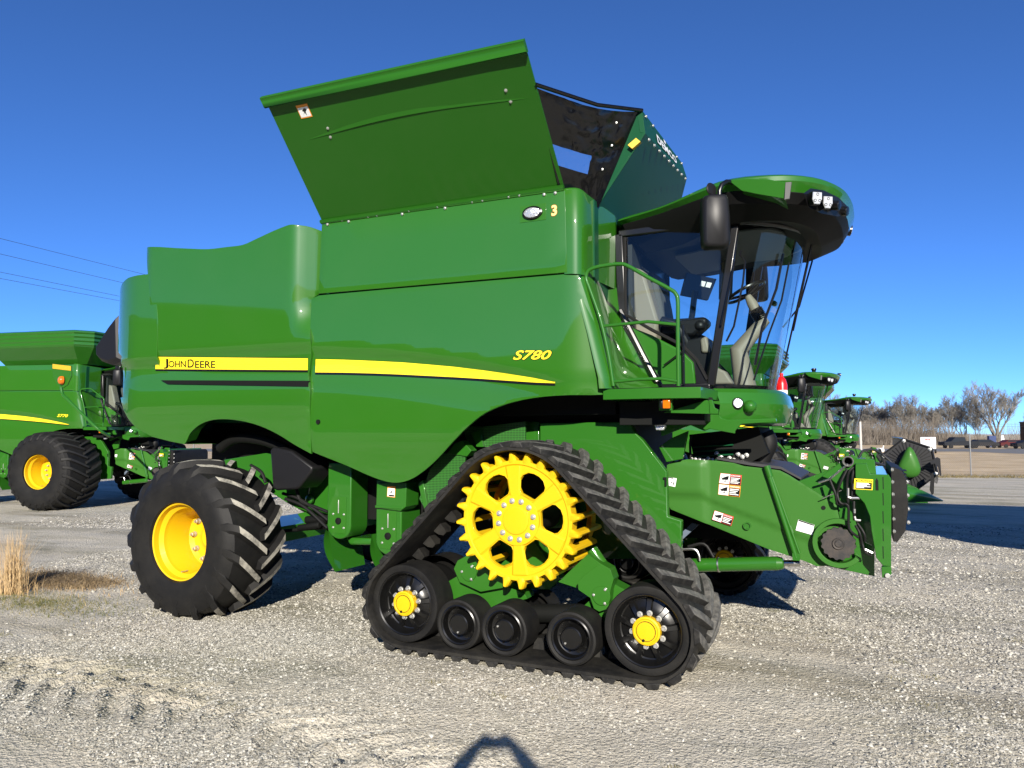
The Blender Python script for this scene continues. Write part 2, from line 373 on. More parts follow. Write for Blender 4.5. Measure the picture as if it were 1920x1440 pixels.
ze1 = lambda x: _a.z + (_b.z - _a.z) * (x - _a.x) / (_b.x - _a.x); ze0 = lambda x: _a2.z + (_b2.z - _a2.z) * (x - _a2.x) / (_b2.x - _a2.x)
xe = [_a.x + (_b.x - _a.x) * i / 40 for i in range(41)]
st2 = ribbon('stripe', xe, ze0, ze1, S_eng, STRIPE, eng, .004); ribbon('stripe_lower_line', xe, lambda x: ze0(x) - .022, ze0, S_eng, BLACK, eng, .003); ribbon('stripe_edge', xe, ze1, lambda x: ze1(x) + .006, S_eng, BLACK, eng, .003)
for k in range(1, 7): ribbon('pinstripe', xe, lambda x: ze0(x) + (ze1(x) - ze0(x)) * k / 7 - .0015, lambda x: ze0(x) + (ze1(x) - ze0(x)) * k / 7 + .0015, S_eng, bpy.data.materials['amber_pinstripe'], st2, .0055)
mb = MB(); mo = MB()
def put(s, u0, u1, v1, v0):
    fn = quadmap([at_s(u0, v1, S_eng), at_s(u1, v1, S_eng), at_s(u1, v0, S_eng), at_s(u0, v0, S_eng)], S_eng, .0105)
    f2 = lambda a, b: fn(a, b) + Vector((0, .0015, 0))
    r = letters(mb, s, fn, 0, .016); letters(mo, s, f2, 0, .06, 0, r)
S_eng_l = S_eng
put('J', 308, 317, 691.5, 673); put('OHN', 317.5, 350, 689, 676.5); put('D', 353, 365, 689.5, 673.5); put('EERE', 367, 405, 690, 677)
mb.build('brand_lettering', BLACK, eng, flat=True); mo.build('lettering_outline', STRIPE, eng, flat=True)
# --- rear shield with the tail round the back corner and the rear wheel arch
def S_rear(x, z):
    y = 6.06 + .05 * sst(2.3, 1.7, z) - .03 * sst(2.6, 2.3, z)
    if z > 2.66: y -= .05 * sst(2.62, 2.74, z)
    if x < -7.62: y += .55 * (-7.62 - x) ** 2
    return y
o_rear = [(290, 514), (276, 514), (258, 516), (240, 521), (230, 530), (224, 545), (221, 600), (219, 655), (228, 668), (231, 700), (231, 744), (226, 746), (232, 770), (242, 788), (256, 803), (285, 819), (320, 828), (346, 833)] + \
    [tuple(p) for p in spl([(350, 826), (357, 812), (372, 798), (392, 789), (418, 786), (450, 789), (485, 798), (520, 814), (552, 834), (583, 851)], 3)] + [(581, 790), (581, 735), (578, 700), (400, 700), (300, 690), (296, 600)]
rear = panel('rear_shield', PS(o_rear, S_rear), S_rear, GREEN_PANEL, main, .03, .06, .008)
mb = MB()                                  # back wall of the tail and arch lining
tp = [at_s(u, v, S_rear) for u, v in ((276, 514), (240, 521), (224, 545), (221, 600), (219, 655), (228, 668), (231, 744), (232, 770), (256, 803), (346, 833))]
mb.loft([[p + Vector((.01, .03, 0)) for p in tp], [Vector((p.x + .02, 15.4 - p.y - .05, p.z)) for p in tp]], cap=False, closed=False); mb.build('tail_wall', GREEN, main)
arch = [at_s(u, v, S_rear) for u, v in [(x, y) for x, y in spl([(346, 833), (357, 812), (372, 798), (392, 789), (418, 786), (450, 789), (485, 798), (520, 814), (552, 834), (583, 851)], 3)]]
mb = MB(); mb.loft([[p + Vector((0, .004, .012)) for p in arch], [Vector((p.x, p.y + .16, p.z + .05)) for p in arch]], cap=False, closed=False); mb.build('arch_lining', GREEN, rear)
# --- grain tank side wall, its far twin, corner shroud
YT = 6.055
o_tank = [xz(u, v, YT) for u, v in ((604, 421), (1060, 357), (1064, 511), (598, 551))]
tank = panel('tank_wall', o_tank, lambda x, z: YT - .008, GREEN_PANEL, main, .03, .2, .006)
mb = MB(); g = [xz(u, v, YT) for u, v in ((600, 551), (1086, 510), (1086, 517), (598, 557))]; mb.prism(g, 6.09, 6.16); mb.build('seam_channel', GREEN_TEAL, main)  # dark green flange: the shade in the seam is put into its colour
mb = MB(); h0, h1 = at(604, 421, YT), at(1058, 358, YT)
mb.tube([h0 + Vector((0, -.01, .01)), h1 + Vector((0, -.01, .01))], .012, 8)
for t in (.03, .1, .13, .22, .26, .37, .40, .52, .55, .66, .70, .8, .84, .93, .97):
    p = h0.lerp(h1, t); mb.bolt(p + Vector((0, -.012, -.012 if int(t * 100) % 2 else .012)), .011, .014, (0, -1, .3), 1)
mb.build('hinge', [GREEN, BOLT], main)
mb = MB(); c = at(1000, 400, YT); mb.lathe(c + Vector((0, -.008, 0)), [(.062, 0), (.062, .022), (.05, .03), (.05, .02)], 28, 1, (0, -1, 0)); mb.lathe(c + Vector((0, -.008, 0)), [(.05, .012), (.05, .022), (.03, .032), (.0, .034)], 28, 0, (0, -1, 0))
for i in range(len(mb.v)): x, y, z = mb.v[i]; mb.v[i] = (c.x + (x - c.x) * 1.55, y, c.z + (z - c.z) * .95)
mb.box(c.x - .125, c.x + .125, YT - .012, YT - .009, c.z - .075, c.z + .075, 2)
mb.build('side_lamp', [LENS, BLACK, GREEN_CAST], main)
q3 = [at(1035, 406, YT), at(1045, 404, YT), at(1045, 384, YT), at(1035, 386, YT)]
mb = MB(); r = letters(mb, '3', quadmap(q3, None, .012), 0, .03); mb.build('unit_number', CREAM, main, flat=True)
mb = MB(); letters(mb, '3', quadmap(q3, None, .0105), 0, .055, 0, r); mb.build('unit_number_outline', REDDEC, main, flat=True)
plan = [(-2.315, 6.05), (-2.25, 6.05), (-2.205, 6.06), (-2.175, 6.085), (-2.155, 6.13), (-2.145, 6.2), (-2.11, 6.5), (-2.08, 6.78), (-2.075, 6.82), (-2.09, 6.85)]
mb = MB(); bot = 3.27; tops = [4.045, 4.045, 4.042, 4.038, 4.03, 4.02, 4.0, 3.985, 3.975, 3.96]
mb.loft([[(x, y, bot - .03 * i / 9) for i, (x, y) in enumerate(plan)], [(x, y, bot + .4) for x, y in plan], [(x, y, t - .03) for (x, y), t in zip(plan, tops)], [(x - .012, y + .012, t - .008) for (x, y), t in zip(plan, tops)], [(x - .03, y + .03, t) for (x, y), t in zip(plan, tops)], [(-2.32, max(y, 6.12), t) for (x, y), t in zip(plan, tops)]], cap=False, closed=False)
mb.build('corner_shroud', GREEN_PANEL, main, angle=50)
# front wall of the tank body between shroud and cab, and the flared panel below it
def frow(z, x0, xw): return [(x0 - .06, 6.08, z), (x0 - .02, 6.09, z), (x0 + .02, 6.13, z), (x0 + .045, 6.2, z), (x0 + .07, 6.4, z), (xw - .06, 6.66, z), (xw, 6.78, z), (xw + .03, 6.84, z), (xw + .03, 6.95, z)]
mb = MB(); mb.loft([frow(3.26, -2.19, -2.08), frow(3.0, -2.13, -2.05), frow(2.75, -2.06, -2.0), frow(2.5, -2.0, -1.88), frow(2.36, -1.965, -1.74), frow(2.26, -1.955, -1.62)], cap=False, closed=False)
mb.build('front_corner_panel', GREEN_PANEL, main, angle=60)
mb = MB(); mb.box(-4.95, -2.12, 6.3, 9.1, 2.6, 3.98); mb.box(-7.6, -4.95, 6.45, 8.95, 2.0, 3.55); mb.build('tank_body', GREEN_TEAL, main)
mb = MB(); mb.box(-5.0, -2.3, 9.30, 9.36, 1.9, 4.05); mb.box(-7.7, -5.0, 9.30, 9.36, 1.8, 3.7); mb.build('far_side_panel', GREEN, main, .01)
# --- raised tank flaps
B0, B1 = at(605, 417, YT), at(1057, 352, YT); T0 = atx(503, 186, B0.x); T1 = atx(975, 67, B1.x)
T0.y = T1.y = (T0.y + T1.y) / 2
def flap_pt(a, b, lift=0.):
    p = (B0 * (1 - a) + B1 * a) * (1 - b) + (T0 * (1 - a) + T1 * a) * b
    return p + nf * lift
nf = (B1 - B0).cross(T0 - B0).normalized()
if nf.y > 0: nf = -nf
mb = MB(); q = lambda a, b: flap_pt(a, b)
mb.plate([q(0, 0), q(1, 0), q(1, 1), q(0, 1)], nf * -.018)
prof = [(0.925, 0), (.925, .035), (.935, .045), (1.0, .045), (1.005, .03), (1.005, 0)]
mb.loft([[flap_pt(a, b, l + .001) for b, l in prof] for a in (-.006, 1.006)])
mb.tube([flap_pt(-.003, .012, .014), flap_pt(1.003, .012, .014)], .02, 10)
arc = [(.09 + .88 * i / 40) for i in range(41)]                 # pressed crescent
cz = lambda a: .645 + .085 * math.sin(min(max((a - .09) / .88, 0), 1) * math.pi)
w = lambda a: .034 * math.sin(min(max((a - .09) / .88, 0), 1) * math.pi) ** .8
mb.loft([[flap_pt(a, cz(a), .001) for a in arc], [flap_pt(a, cz(a) - w(a) * 1.25, .001 + .38 * w(a)) for a in arc], [flap_pt(a, cz(a) - w(a) * 1.5, .001) for a in arc]], cap=False, closed=False)
for a, b in ((.205, .70), (.20, .635), (.90, .72), (.905, .645)): mb.bolt(flap_pt(a, b, .001), .011, .012, nf, 1)
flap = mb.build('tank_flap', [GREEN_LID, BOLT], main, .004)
fn = lambda a, b, l=0.: flap_pt(a, b, .004 + l); mb = MB()
def sub(a0, a1, b0, b1): return lambda a, b, l=0.: fn(a0 + (a1 - a0) * a, b0 + (b1 - b0) * b, l)
f = sub(.115, .165, .80, .895); rect(mb, f, 0, 1, 0, 1, 3); rect(mb, f, .06, .94, .08, .80, 0, .001); mb.add([f(x, y, .002) for x, y in ((.3, .2), (.5, .45), (.35, .55), (.6, .72), (.8, .6), (.62, .45), (.6, .15), (.5, .4))], [tuple(range(8))], 2); mb.build('safety_decal', DEC, flap, flat=True)
mb = MB(); mir = lambda p: Vector((p[0], 2 * YM - p[1], p[2])); mb.plate([mir(q(0, 0)), mir(q(1, 0)), mir(q(1, 1)), mir(q(0, 1))], (0, .0, .02)); mb.build('tank_flap', GREEN, main)
mb = MB(); mb.plate([(-5.0, 6.2, 4.06), (-5.0, 9.2, 4.06), (-5.55, 9.0, 4.75), (-5.55, 6.4, 4.75)], (.02, 0, .02)); mb.build('tank_flap', GREEN, main)
# front flap with its lettered channel
Hn, Hf = Vector((-2.13, 6.40, 3.93)), Vector((-2.10, 8.9, 3.93))
Tn, Tf = at(1210, 250, 6.42), at(1288, 334, 8.35)
mb = MB(); mb.plate([Hn, Hf, Tf, Tn], (-.015, 0, .015)); un, uf = at(1204, 207, 6.44), at(1279, 306, 8.33)
mb.plate([Tn, Tf, uf, un], (-.05, 0, .02)); mb.plate([Hn, Tn, un, un + Vector((-.05, 0, .02)), Hn + Vector((-.03, 0, .03))], (0, .012, 0))
for i in range(9): mb.bolt(Tn.lerp(Tf, .06 + .11 * i) + Vector((.004, 0, -.03)), .012, .012, (1, -.3, -.3), 1)
for i in (0, 1, 5, 6): mb.bolt(un.lerp(uf, .05 + .15 * i) + Vector((.012, 0, -.03)), .011, .012, (1, -.3, .3), 1)
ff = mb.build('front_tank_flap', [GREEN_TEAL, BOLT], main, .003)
fq = quadmap([Tn.lerp(Tf, .26), Tn.lerp(Tf, .74), un.lerp(uf, .74), un.lerp(uf, .26)], None, .006)
if (fq(0.5, .5, .1) - fq(.5, .5)).x < 0: fq0 = fq; fq = lambda a, b, l=0.: fq0(a, b, -.008 - l)
mb = MB(); letters(mb, 'DEMCO', lambda a, b: fq(a, .22 + .42 * b), 0, .03); rect(mb, fq, .40, .5, .74, .90, 0); mb.build('maker_lettering', WHITE, ff, flat=True)
# tarp gusset with clear window
A = B1.lerp(T1, .72); mb = MB(); NU, NV = 60, 51; vs = []; rnd = random.Random(3)
e1 = lambda t: (B1 + Vector((-.04, .03, -.06))).lerp(A + Vector((-.03, .03, 0)), t)
e2 = lambda t: Vector((-2.11, 6.39, 3.93)).lerp(un + Vector((-.03, -.0, -.005)), t)
for j in range(NV + 1):
    for i in range(NU + 1):
        a, b = i / NU, j / NV; p = e1(b).lerp(e2(b), a); s = math.sin(math.pi * a)
        wr = .07 * s * (noise.noise(Vector((a * 3 - b * 2, b * 5, 3))) + .8 * noise.noise(Vector((a * 8 + b * 3, b * 9, 7))) + .5 * noise.noise(Vector((a * 16, b * 20, 2)))) + .05 * s * abs(math.sin(b * 15 - a * 5 + 2 * noise.noise(Vector((a * 5, b * 4, 9))))) * sst(.40, .5, b) * sst(.80, .62, b)
        vs.append(p + Vector((.1, .25, .06)) * wr * 3.1 * (.25 + .75 * sst(.42, .6, b)) + Vector((.03, .06, -.05 * b)) * s)
win = [(i, j) for i in range(NU) for j in range(NV) if 1 <= i < 30 and 16 <= j < 26]
fs = [(j * (NU + 1) + i, j * (NU + 1) + i + 1, (j + 1) * (NU + 1) + i + 1, (j + 1) * (NU + 1) + i) for j in range(NV) for i in range(NU)]
mb.add(vs, [f_ for k, f_ in enumerate(fs) if (k % NU, k // NU) not in set(win)])
tarp = mb.build('tarp', TARP, main, angle=80); mb = MB(); mb.add(vs, [f_ for k, f_ in enumerate(fs) if (k % NU, k // NU) in set(win)]); mb.build('clear_window', CLEAR, tarp, angle=80)
mb = MB(); mb.tube([A, A.lerp(un, .5) + Vector((.03, .06, -.04)), un], .018, 8); [mb.bolt(vs[j * (NU + 1) + i], .008, .008, (.2, -1, 0), 1) for i, j in ((45, 45), (46, 33), (45, 20))]; mb.build('tarp_hem', [TARP, BOLT], tarp)
mb = MB(); p = at(1190, 270, 6.4); mb.obox(p, (.035, .01, .03), (0, .02, 0), (-.02, 0, .02)); mb.build('strap_buckle', mat('ochre_strap', (.7, .42, .02), .5), main)

# ------------------------------------------------------------------ cab
YR, YL = 6.82, 8.58                        # glass planes right and left
cab = empty('cab', main)
def both(fn): fn(1); fn(-1)
# roof: rings in plan, right half then mirrored
def roof_ring(inset, z, dz=0, front=0.):
    half = [(-2.12, 6.95), (-2.05, 6.80), (-1.6, 6.66), (-1.05, 6.46), (-.62, 6.46), (-.3, 6.62), (-.1, 6.95), (-.02, 7.35), (.0, 7.7)]
    zz = [z - .125 if i < 2 else z - .095 if i == 2 else z - .012 if i == 3 else z + dz * (i - 3) / 5 for i in range(9)]
    def ins(p):
        cx, cy = -1.1, 7.7; d = Vector((cx - p[0], cy - p[1])); k = inset / max(d.length, .01); return (p[0] + d.x * k, p[1] + d.y * k)
    if front: zz = [q + front if i < 3 else q + front * .5 if i == 3 else q for i, q in enumerate(zz)]
    L = [(*ins(p), q) for p, q in zip(half, zz)]
    L = [tuple(p) for p in spl(L[1:], 4)]; L = [(*ins(half[0]), zz[0])] + L
    return L + [(x, 15.4 - y, q) for x, y, q in L[-2::-1]]
mb = MB(); mb.loft([roof_ring(.05, 3.93, -.10, .07), roof_ring(.0, 4.0, -.07, .03), roof_ring(.0, 4.035, -.06), roof_ring(.015, 4.05, -.065), roof_ring(.06, 4.072, -.075), roof_ring(.12, 4.068, -.07), roof_ring(.5, 4.085, -.05)]); mb.build('roof', GREEN, cab, .006, 30)
mb = MB(); r1, r2, r3 = roof_ring(.045, 3.932, -.10, .07), roof_ring(.10, 3.84, -.09, .05), roof_ring(.30, 3.74, -.06)
mb.loft([r1, r2, r3, roof_ring(.55, 3.78, 0)]); mb.build('roof_underside', mat('roof_lining_black', (.003, .003, .003), .6, spec=.2), cab, .006, 30)
# brow: bulged visor blister on each side and lamp bay
def visor(s):
    m_ = (lambda p: p) if s > 0 else mir
    mb = MB(); top = [(1366, 338), (1400, 335), (1440, 336), (1476, 343)]; low = [(1392, 358), (1420, 364), (1450, 369), (1473, 373)]
    A_ = [m_(at(u, v, 6.40)) for u, v in top]; B_ = [m_(at(u, v, 6.42)) for u, v in low]
    mb.loft([[p + Vector((0, .25 * s, .03)) for p in A_], A_, B_, [p + Vector((0, .25 * s, -.02)) for p in B_]], closed=False, cap=False); mb.build('visor', GREEN, cab, .004)
visor(1); visor(-1)
mb = MB(); mb.plate([at(1473, 342, 6.395), at(1484, 341, 6.395), at(1480, 372, 6.40), at(1471, 374, 6.40)], (0, .03, 0)); mb.build('visor_strap', GREYTRIM, cab)
mb = MB(); c = at(1426, 330, 7.6); c = Vector((-.78, 7.55, 4.17)); mb.lathe(c, [(.055, -.04), (.07, .02), (.085, .045), (.08, .07), (.05, .085), (0, .09)], 20, 0, (0, 0, 1)); mb.build('antenna_dome', BLACK, cab)
def lamp(p, d, r=.045, square=True, m=0):
    mb = MB(); d = Vector(d).normalized(); p = Vector(p)
    mb.lathe(p, [(r * .5, -.10), (r * .9, -.06), (r, 0), (r, .02)], 20, 1, d); mb.lathe(p, [(r * .9, .018), (r * .85, .024), (0, .026)], 20, m, d); return mb.build('work_lamp', [LENS, BLACK], cab)
for u, v, Y in ((1532, 371, 6.50), (1552, 379, 6.59)):
    p = at(u, v, Y); mb = MB(); d = Vector((.55, -.8, -.12)).normalized(); sx = d.cross(_z).normalized(); sz = sx.cross(d)
    hexp = [(-.042, .05), (.042, .05), (.046, -.01), (.025, -.055), (-.025, -.055), (-.046, -.01)]
    mb.loft([[p + sx * a + sz * b - d * .06 for a, b in hexp], [p + sx * a + sz * b for a, b in hexp]], mi=1); mb.loft([[p + sx * a * .93 + sz * b * .93 + d * .001 for a, b in hexp], [p + sx * a * .85 + sz * b * .85 + d * .008 for a, b in hexp]], mi=0)
    for a, b in ((0, .028), (.02, -.022), (-.02, -.022)): mb.lathe(p + sx * a + sz * b, [(.014, .006), (.012, .011), (.004, .006)], 12, 2, d)
    mb.build('work_lamp', [mat('lamp_reflector', (.8, .82, .82), .22, .5) if 'lamp_reflector' not in bpy.data.materials else bpy.data.materials['lamp_reflector'], BLACK, GREYTRIM], cab)
for u, v, Y in ((1569, 385, 6.72), (1584, 396, 6.86)): lamp(at(u, v, Y), (.9, -.3, -.2), .042, True, 1)
for u, v, Y in ((1592, 432, 8.9), (1578, 446, 8.75)): lamp(at(u, v, Y), (1, .25, -.2), .06)
mb = MB(); p = at(1548, 372, 7.0)
mb.loft([[at(u, v, y) for u, v, y in ((1507, 362, 6.53), (1520, 353, 6.56), (1545, 357, 6.66), (1572, 370, 6.80), (1588, 386, 6.92), (1592, 402, 6.96), (1572, 406, 6.82), (1540, 400, 6.68), (1515, 388, 6.56))]], cap=False)
mb.add([at(u, v, y) for u, v, y in ((1507, 362, 6.515), (1520, 353, 6.545), (1545, 357, 6.645), (1572, 370, 6.785), (1588, 386, 6.905), (1592, 402, 6.945), (1572, 406, 6.805), (1540, 400, 6.665), (1515, 388, 6.545))], [tuple(range(9))]); mb.build('lamp_bay', BLACK, cab)
# pillars
def tubeY(pts, r): return pts
AT, AB = Vector((-.96, YR, 3.80)), Vector((-1.21, YR, 2.30)); RT, RB = Vector((-2.05, YR, 3.78)), Vector((-2.02, YR, 2.95)); RB2 = Vector((-1.66, YR, 2.30))
mb = MB()
for s in (1, -1):
    m_ = (lambda p: Vector(p)) if s > 0 else mir
    def bar(p, q, w, d=.05): p, q = m_(p), m_(q); t = (q - p).normalized(); a = t.cross(Vector((0, 1, 0))).normalized(); mb.obox((p + q) / 2, (q - p) / 2, a * w / 2, Vector((0, d / 2, 0)))
    bar(AT, AB, .075); bar(RT, RB, .085); bar(RB, RB2, .06); bar(RT, AT, .07); bar(AB + Vector((-.0, 0, 0)), RB2, .06)
mb.box(-2.06, -2.02, YR + .03, YL - .03, 2.4, 2.6); mb.box(-2.06, -2.02, YR + .03, YL - .03, 3.6, 3.8)
mb.build('pillar_frame', BLACK, cab, .012, 30)
# side windows
def side_pts(Y): return [Vector((p.x, Y, p.z)) for p in (AT + Vector((-.03, 0, -.02)), RT + Vector((.03, 0, -.02)), RB + Vector((.03, 0, 0)), Vector((-1.72, 0, 2.82)), Vector((-1.45, 0, 2.66)), Vector((-1.32, 0, 2.52)), AB + Vector((-.03, 0, .02)))]
for Y, d in ((YR, .006), (YL, -.006)):
    mb = MB(); mb.add([p for p in side_pts(Y)], [tuple(range(7))]); mb.build('side_window', GLASS, cab)
mb = MB()
for s in (1, -1):
    mm = (lambda p: Vector(p)) if s > 0 else mir
    ring = [mm((x, YR - .012, z)) for x, z in ((-1.99, 3.74), (-1.99, 3.0), (-1.74, 2.84), (-1.46, 2.68), (-1.33, 2.54), (-1.24, 2.36))]
    mb = MB(); mb.tube(ring, .016, 6); mb.build('window_seal', SEAL, cab)
pass
# lower door panel, green, with the black diagonal seal
mb = MB(); mb.prism([(-2.05, 2.93), (-1.74, 2.79), (-1.46, 2.63), (-1.36, 2.52), (-1.34, 2.30), (-2.0, 2.30)], YR - .01, YR + .03)
door = mb.build('door_panel', GREEN, cab, .015)
mb = MB(); mb.prism([(-1.34, 2.52), (-1.31, 2.51), (-1.21, 2.30), (-1.34, 2.30)], YR - .006, YR + .02); mb.build('sill_panel', BLACK, cab)
mb = MB(); mb.tube([at(1163, 582, 6.8), at(1178, 612, 6.79), at(1205, 665, 6.78), at(1232, 716, 6.77)], .028, 8); mb.build('door_seal', BLACK, cab)
mb = MB(); mb.tube([Vector((-1.44, 6.77, 2.86)), Vector((-1.44, 6.77, 2.32))], .012, 6); mb.tube([Vector((-1.62, 6.77, 2.5)), Vector((-1.45, 6.77, 2.62))], .008, 6); mb.build('door_rail', BLACK, cab)
# windshield
def wind(z):
    t = (z - 2.30) / 1.5; xa = AB.x + (AT.x - AB.x) * t; L = []
    for i in range(25):
        a = i / 24; y = YR + (YL - YR) * a; bulge = (.46 + .08 * t) * (1 - abs(2 * a - 1) ** 2.4); L.append((xa + bulge, y, z))
    return L
mb = MB(); mb.loft([wind(z) for z in (2.28, 2.5, 2.8, 3.1, 3.4, 3.65, 3.8)], cap=False, closed=False); mb.build('windshield', GLASS, cab, angle=80)
mb = MB(); mb.loft([wind(2.24), wind(2.32)], cap=False, closed=False); mb.build('windshield_seal', BLACK, cab, angle=80); mb = MB(); mb.tube(wind(3.78), .03, 6); mb.build('windshield_seal', BLACK, cab, angle=80)
mb = MB(); w0 = wind(3.72)[13]; w1 = wind(2.62)[16]
mb.tube([Vector(w0) + Vector((.05, 0, 0)), Vector(w1) + Vector((.04, 0, 0))], .010, 6); mb.tube([Vector(w0) + Vector((.05, .05, 0)), Vector(wind(2.9)[15]) + Vector((.05, 0, 0))], .008, 6)
q5 = Vector((.025, -.02, 0)); mb.tube([Vector(wind(z)[i]) + q5 for z, i in ((3.52, 5), (3.2, 5), (2.85, 4), (2.5, 4))], .013, 6); mb.tube([Vector(wind(z)[i]) + q5 * 1.6 for z, i in ((3.45, 6), (3.1, 6), (2.8, 5), (2.36, 4))], .009, 6)
mb.build('wiper', BLACK, cab)
mb = MB(); mb.tube([at(1390, 470, 6.76), at(1388, 478, 6.74), at(1397, 490, 6.74), at(1393, 530, 6.74), at(1376, 612, 6.75), at(1362, 640, 6.77)], .009, 6); mb.tube([at(1378, 490, 6.75), at(1352, 610, 6.76)], .010, 6); mb.build('door_grab_bar', BLACK, cab)
mb = MB(); mb.tube([Vector((-.42, 8.5, 3.72)), Vector((-.55, 8.3, 3.2)), Vector((-.72, 8.35, 3.0))], .01, 6); mb.build('mirror_stay', BLACK, cab)
# mirrors
def mirror(s):
    mm = (lambda p: Vector(p)) if s > 0 else mir
    mb = MB(); Y = 6.30; c = at(1341, 417, Y); hw, hh = .118, .228
    d = Vector((.62, -.78, 0)).normalized() ; sx = Vector((.85, .53, 0)).normalized(); sx = Vector((.93, .36, .0)).normalized(); d = Vector((.36, -.93, 0))
    prof = [(-1, -.80), (-.93, -.93), (-.72, -1), (.5, -1), (.85, -.95), (1, -.78), (1, .2), (.92, .8), (.80, .95), (.6, 1), (-.5, 1), (-.8, .95), (-.97, .8), (-1.02, .2)]
    loops = []
    for k, l in ((.97, -.055), (1., -.02), (.98, .03), (.9, .065), (.7, .085)): loops.append([mm(c + sx * a * hw * k + _z * b * hh * (1 - (1 - k) * .4) + d * l) for a, b in prof])
    mb.loft(loops); o = mb.build('mirror', PLASTIC, cab, 0, 60)
    mb = MB(); cc = at(1334, 355, 6.3); mb.lathe(mm(cc), [(.0, -.014), (.05, -.012), (.058, 0), (.05, .01), (0, .012)], 20, 0, (.9, -.6 * s, .1)); mb.build('round_mirror', PLASTIC, o)
    mb = MB(); mb.tube([mm(at(u, v, y)) for u, v, y in ((1349, 372, 6.31), (1349, 358, 6.31), (1353, 347, 6.32), (1362, 341, 6.36), (1378, 342, 6.5))], .021, 10); mb.build('mirror_arm', BLACK, o)
mirror(1); mirror(-1)
# cab inside
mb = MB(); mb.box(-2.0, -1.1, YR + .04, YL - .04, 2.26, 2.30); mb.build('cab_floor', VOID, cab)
mb = MB(); mb.box(-1.98, -1.94, YR + .06, YL - .06, 2.3, 3.0); mb.box(-1.99, -1.95, YR + .1, 7.25, 3.0, 3.7); mb.build('cab_rear_wall', mat('dark_cab_lining', (.03, .032, .03), .7), cab)
mb = MB(); mb.loft([roof_ring(.62, 3.735, 0), roof_ring(.62, 3.75, 0)]); mb.build('headliner', GREYTRIM, cab)
mb = MB(); mb.prism([(-1.9, 2.72), (-1.35, 2.72), (-1.32, 2.8), (-1.4, 2.86), (-1.85, 2.84)], 7.42, 7.98); mb.prism([(-1.9, 2.84), (-1.74, 2.82), (-1.80, 3.2), (-1.86, 3.52), (-1.94, 3.55), (-1.97, 3.2)], 7.44, 7.96); mb.box(-1.75, -1.5, 7.55, 7.85, 2.3, 2.72); mb.build('seat', SEATCLOTH, cab, .04)
mb = MB(); mb.prism([(-1.98, 3.5), (-1.86, 3.45), (-1.72, 2.95), (-1.75, 2.72), (-1.95, 2.72)], 6.98, 7.2); mb.build('instructor_seat', TAN, cab, .03)
mb = MB(); mb.prism([(-1.85, 2.82), (-1.42, 2.80), (-1.28, 2.92), (-1.3, 2.98), (-1.45, 2.98), (-1.85, 2.98)], 7.12, 7.36); mb.build('armrest', PLASTIC, cab, .03)
mb = MB(); q_ = [at(u, v, 7.15) for u, v in ((1277, 553), (1328, 563), (1344, 523), (1288, 511))]; mb.plate(q_, (-.02, .03, 0), 0)
fq = quadmap(q_, None, .002); s_ = 1 if (fq(.5, .5, .1) - fq(.5, .5)).y < 0 else -1
f3 = lambda a, b, l=0.: fq(a, b, (-.004 if s_ < 0 else 0) + s_ * l); rect(mb, f3, .55, .7, .55, .78, 1, .001); rect(mb, f3, .74, .9, .55, .78, 1, .001); mb.tube([at(1303, 545, 7.14), at(1298, 590, 7.15), at(1290, 625, 7.18)], .03, 8); mb.build('monitor', [BLACK, WHITE], cab, .004)
mb = MB(); q_ = [at(u, v, 7.9) for u, v in ((1351, 560), (1373, 561), (1376, 490), (1353, 489))]; mb.plate(q_, (-.03, .05, 0)); mb.build('corner_post_display', TAN, cab, .005)
cw = at(1398, 548, 7.68); ax = Vector((-.45, 0, .9)).normalized(); u1 = ax.cross(Vector((0, 1, 0))).normalized(); u2 = ax.cross(u1); mb = MB(); mb.tube([cw + u1 * .20 * math.cos(t) + u2 * .20 * math.sin(t) for t in [2 * math.pi * i / 28 for i in range(29)]], .016, 8)
for t in (.5, 2.6, 4.7): mb.tube([cw - ax * .03, cw + u1 * .19 * math.cos(t) + u2 * .19 * math.sin(t)], .014, 6)
mb.build('steering_wheel', BLACK, cab)
mb = MB(); b0 = cw - ax * .03; mb.tube([b0, b0 - ax * .10, b0 - ax * .18, b0 - ax * .3 + Vector((.02, 0, 0)), Vector((-1.08, 7.66, 2.7)), Vector((-1.02, 7.66, 2.3))], [.03, .05, .055, .06, .09, .11], 14); mb.build('steering_column', TAN, cab)
mb = MB()
for i in range(7): mb.lathe(b0 - ax * (.19 + .018 * i), [(.06, 0), (.07, .009), (.06, .018)], 14, 0, ax)
mb.build('column_bellows', BLACK, cab)
mb = MB(); mb.tube([(-1.7, 7.0, 2.95), (-1.55, 7.0, 2.9), (-1.45, 7.05, 2.7), (-1.4, 7.1, 2.35)], .05, 8); mb.prism([(-1.5, 2.75), (-1.28, 2.78), (-1.22, 2.6), (-1.3, 2.32), (-1.45, 2.32)], 7.0, 7.3); mb.lathe((-1.36, 7.15, 2.86), [(.05, 0), (.06, .05), (.03, .09), (0, .1)], 14, 0, (0, 0, 1)); mb.build('control_console', PLASTIC, cab, .02)
mb = MB(); mb.prism([(-1.33, 2.75), (-1.27, 2.78), (-1.24, 2.62), (-1.32, 2.62)], 6.97, 7.1); mb.prism([(-1.3, 2.33), (-1.22, 2.5), (-1.12, 2.45), (-1.05, 2.33)], 7.05, 7.2); mb.build('console_trim', TAN, cab, .02)
mb = MB(); mb.lathe((-.8, 8.25, 3.25), [(.02, 0), (.03, .02), (.03, .14), (.02, .16)], 12, 0, (0, 1, .1)); mb.build('inside_mirror', BLACK, cab)

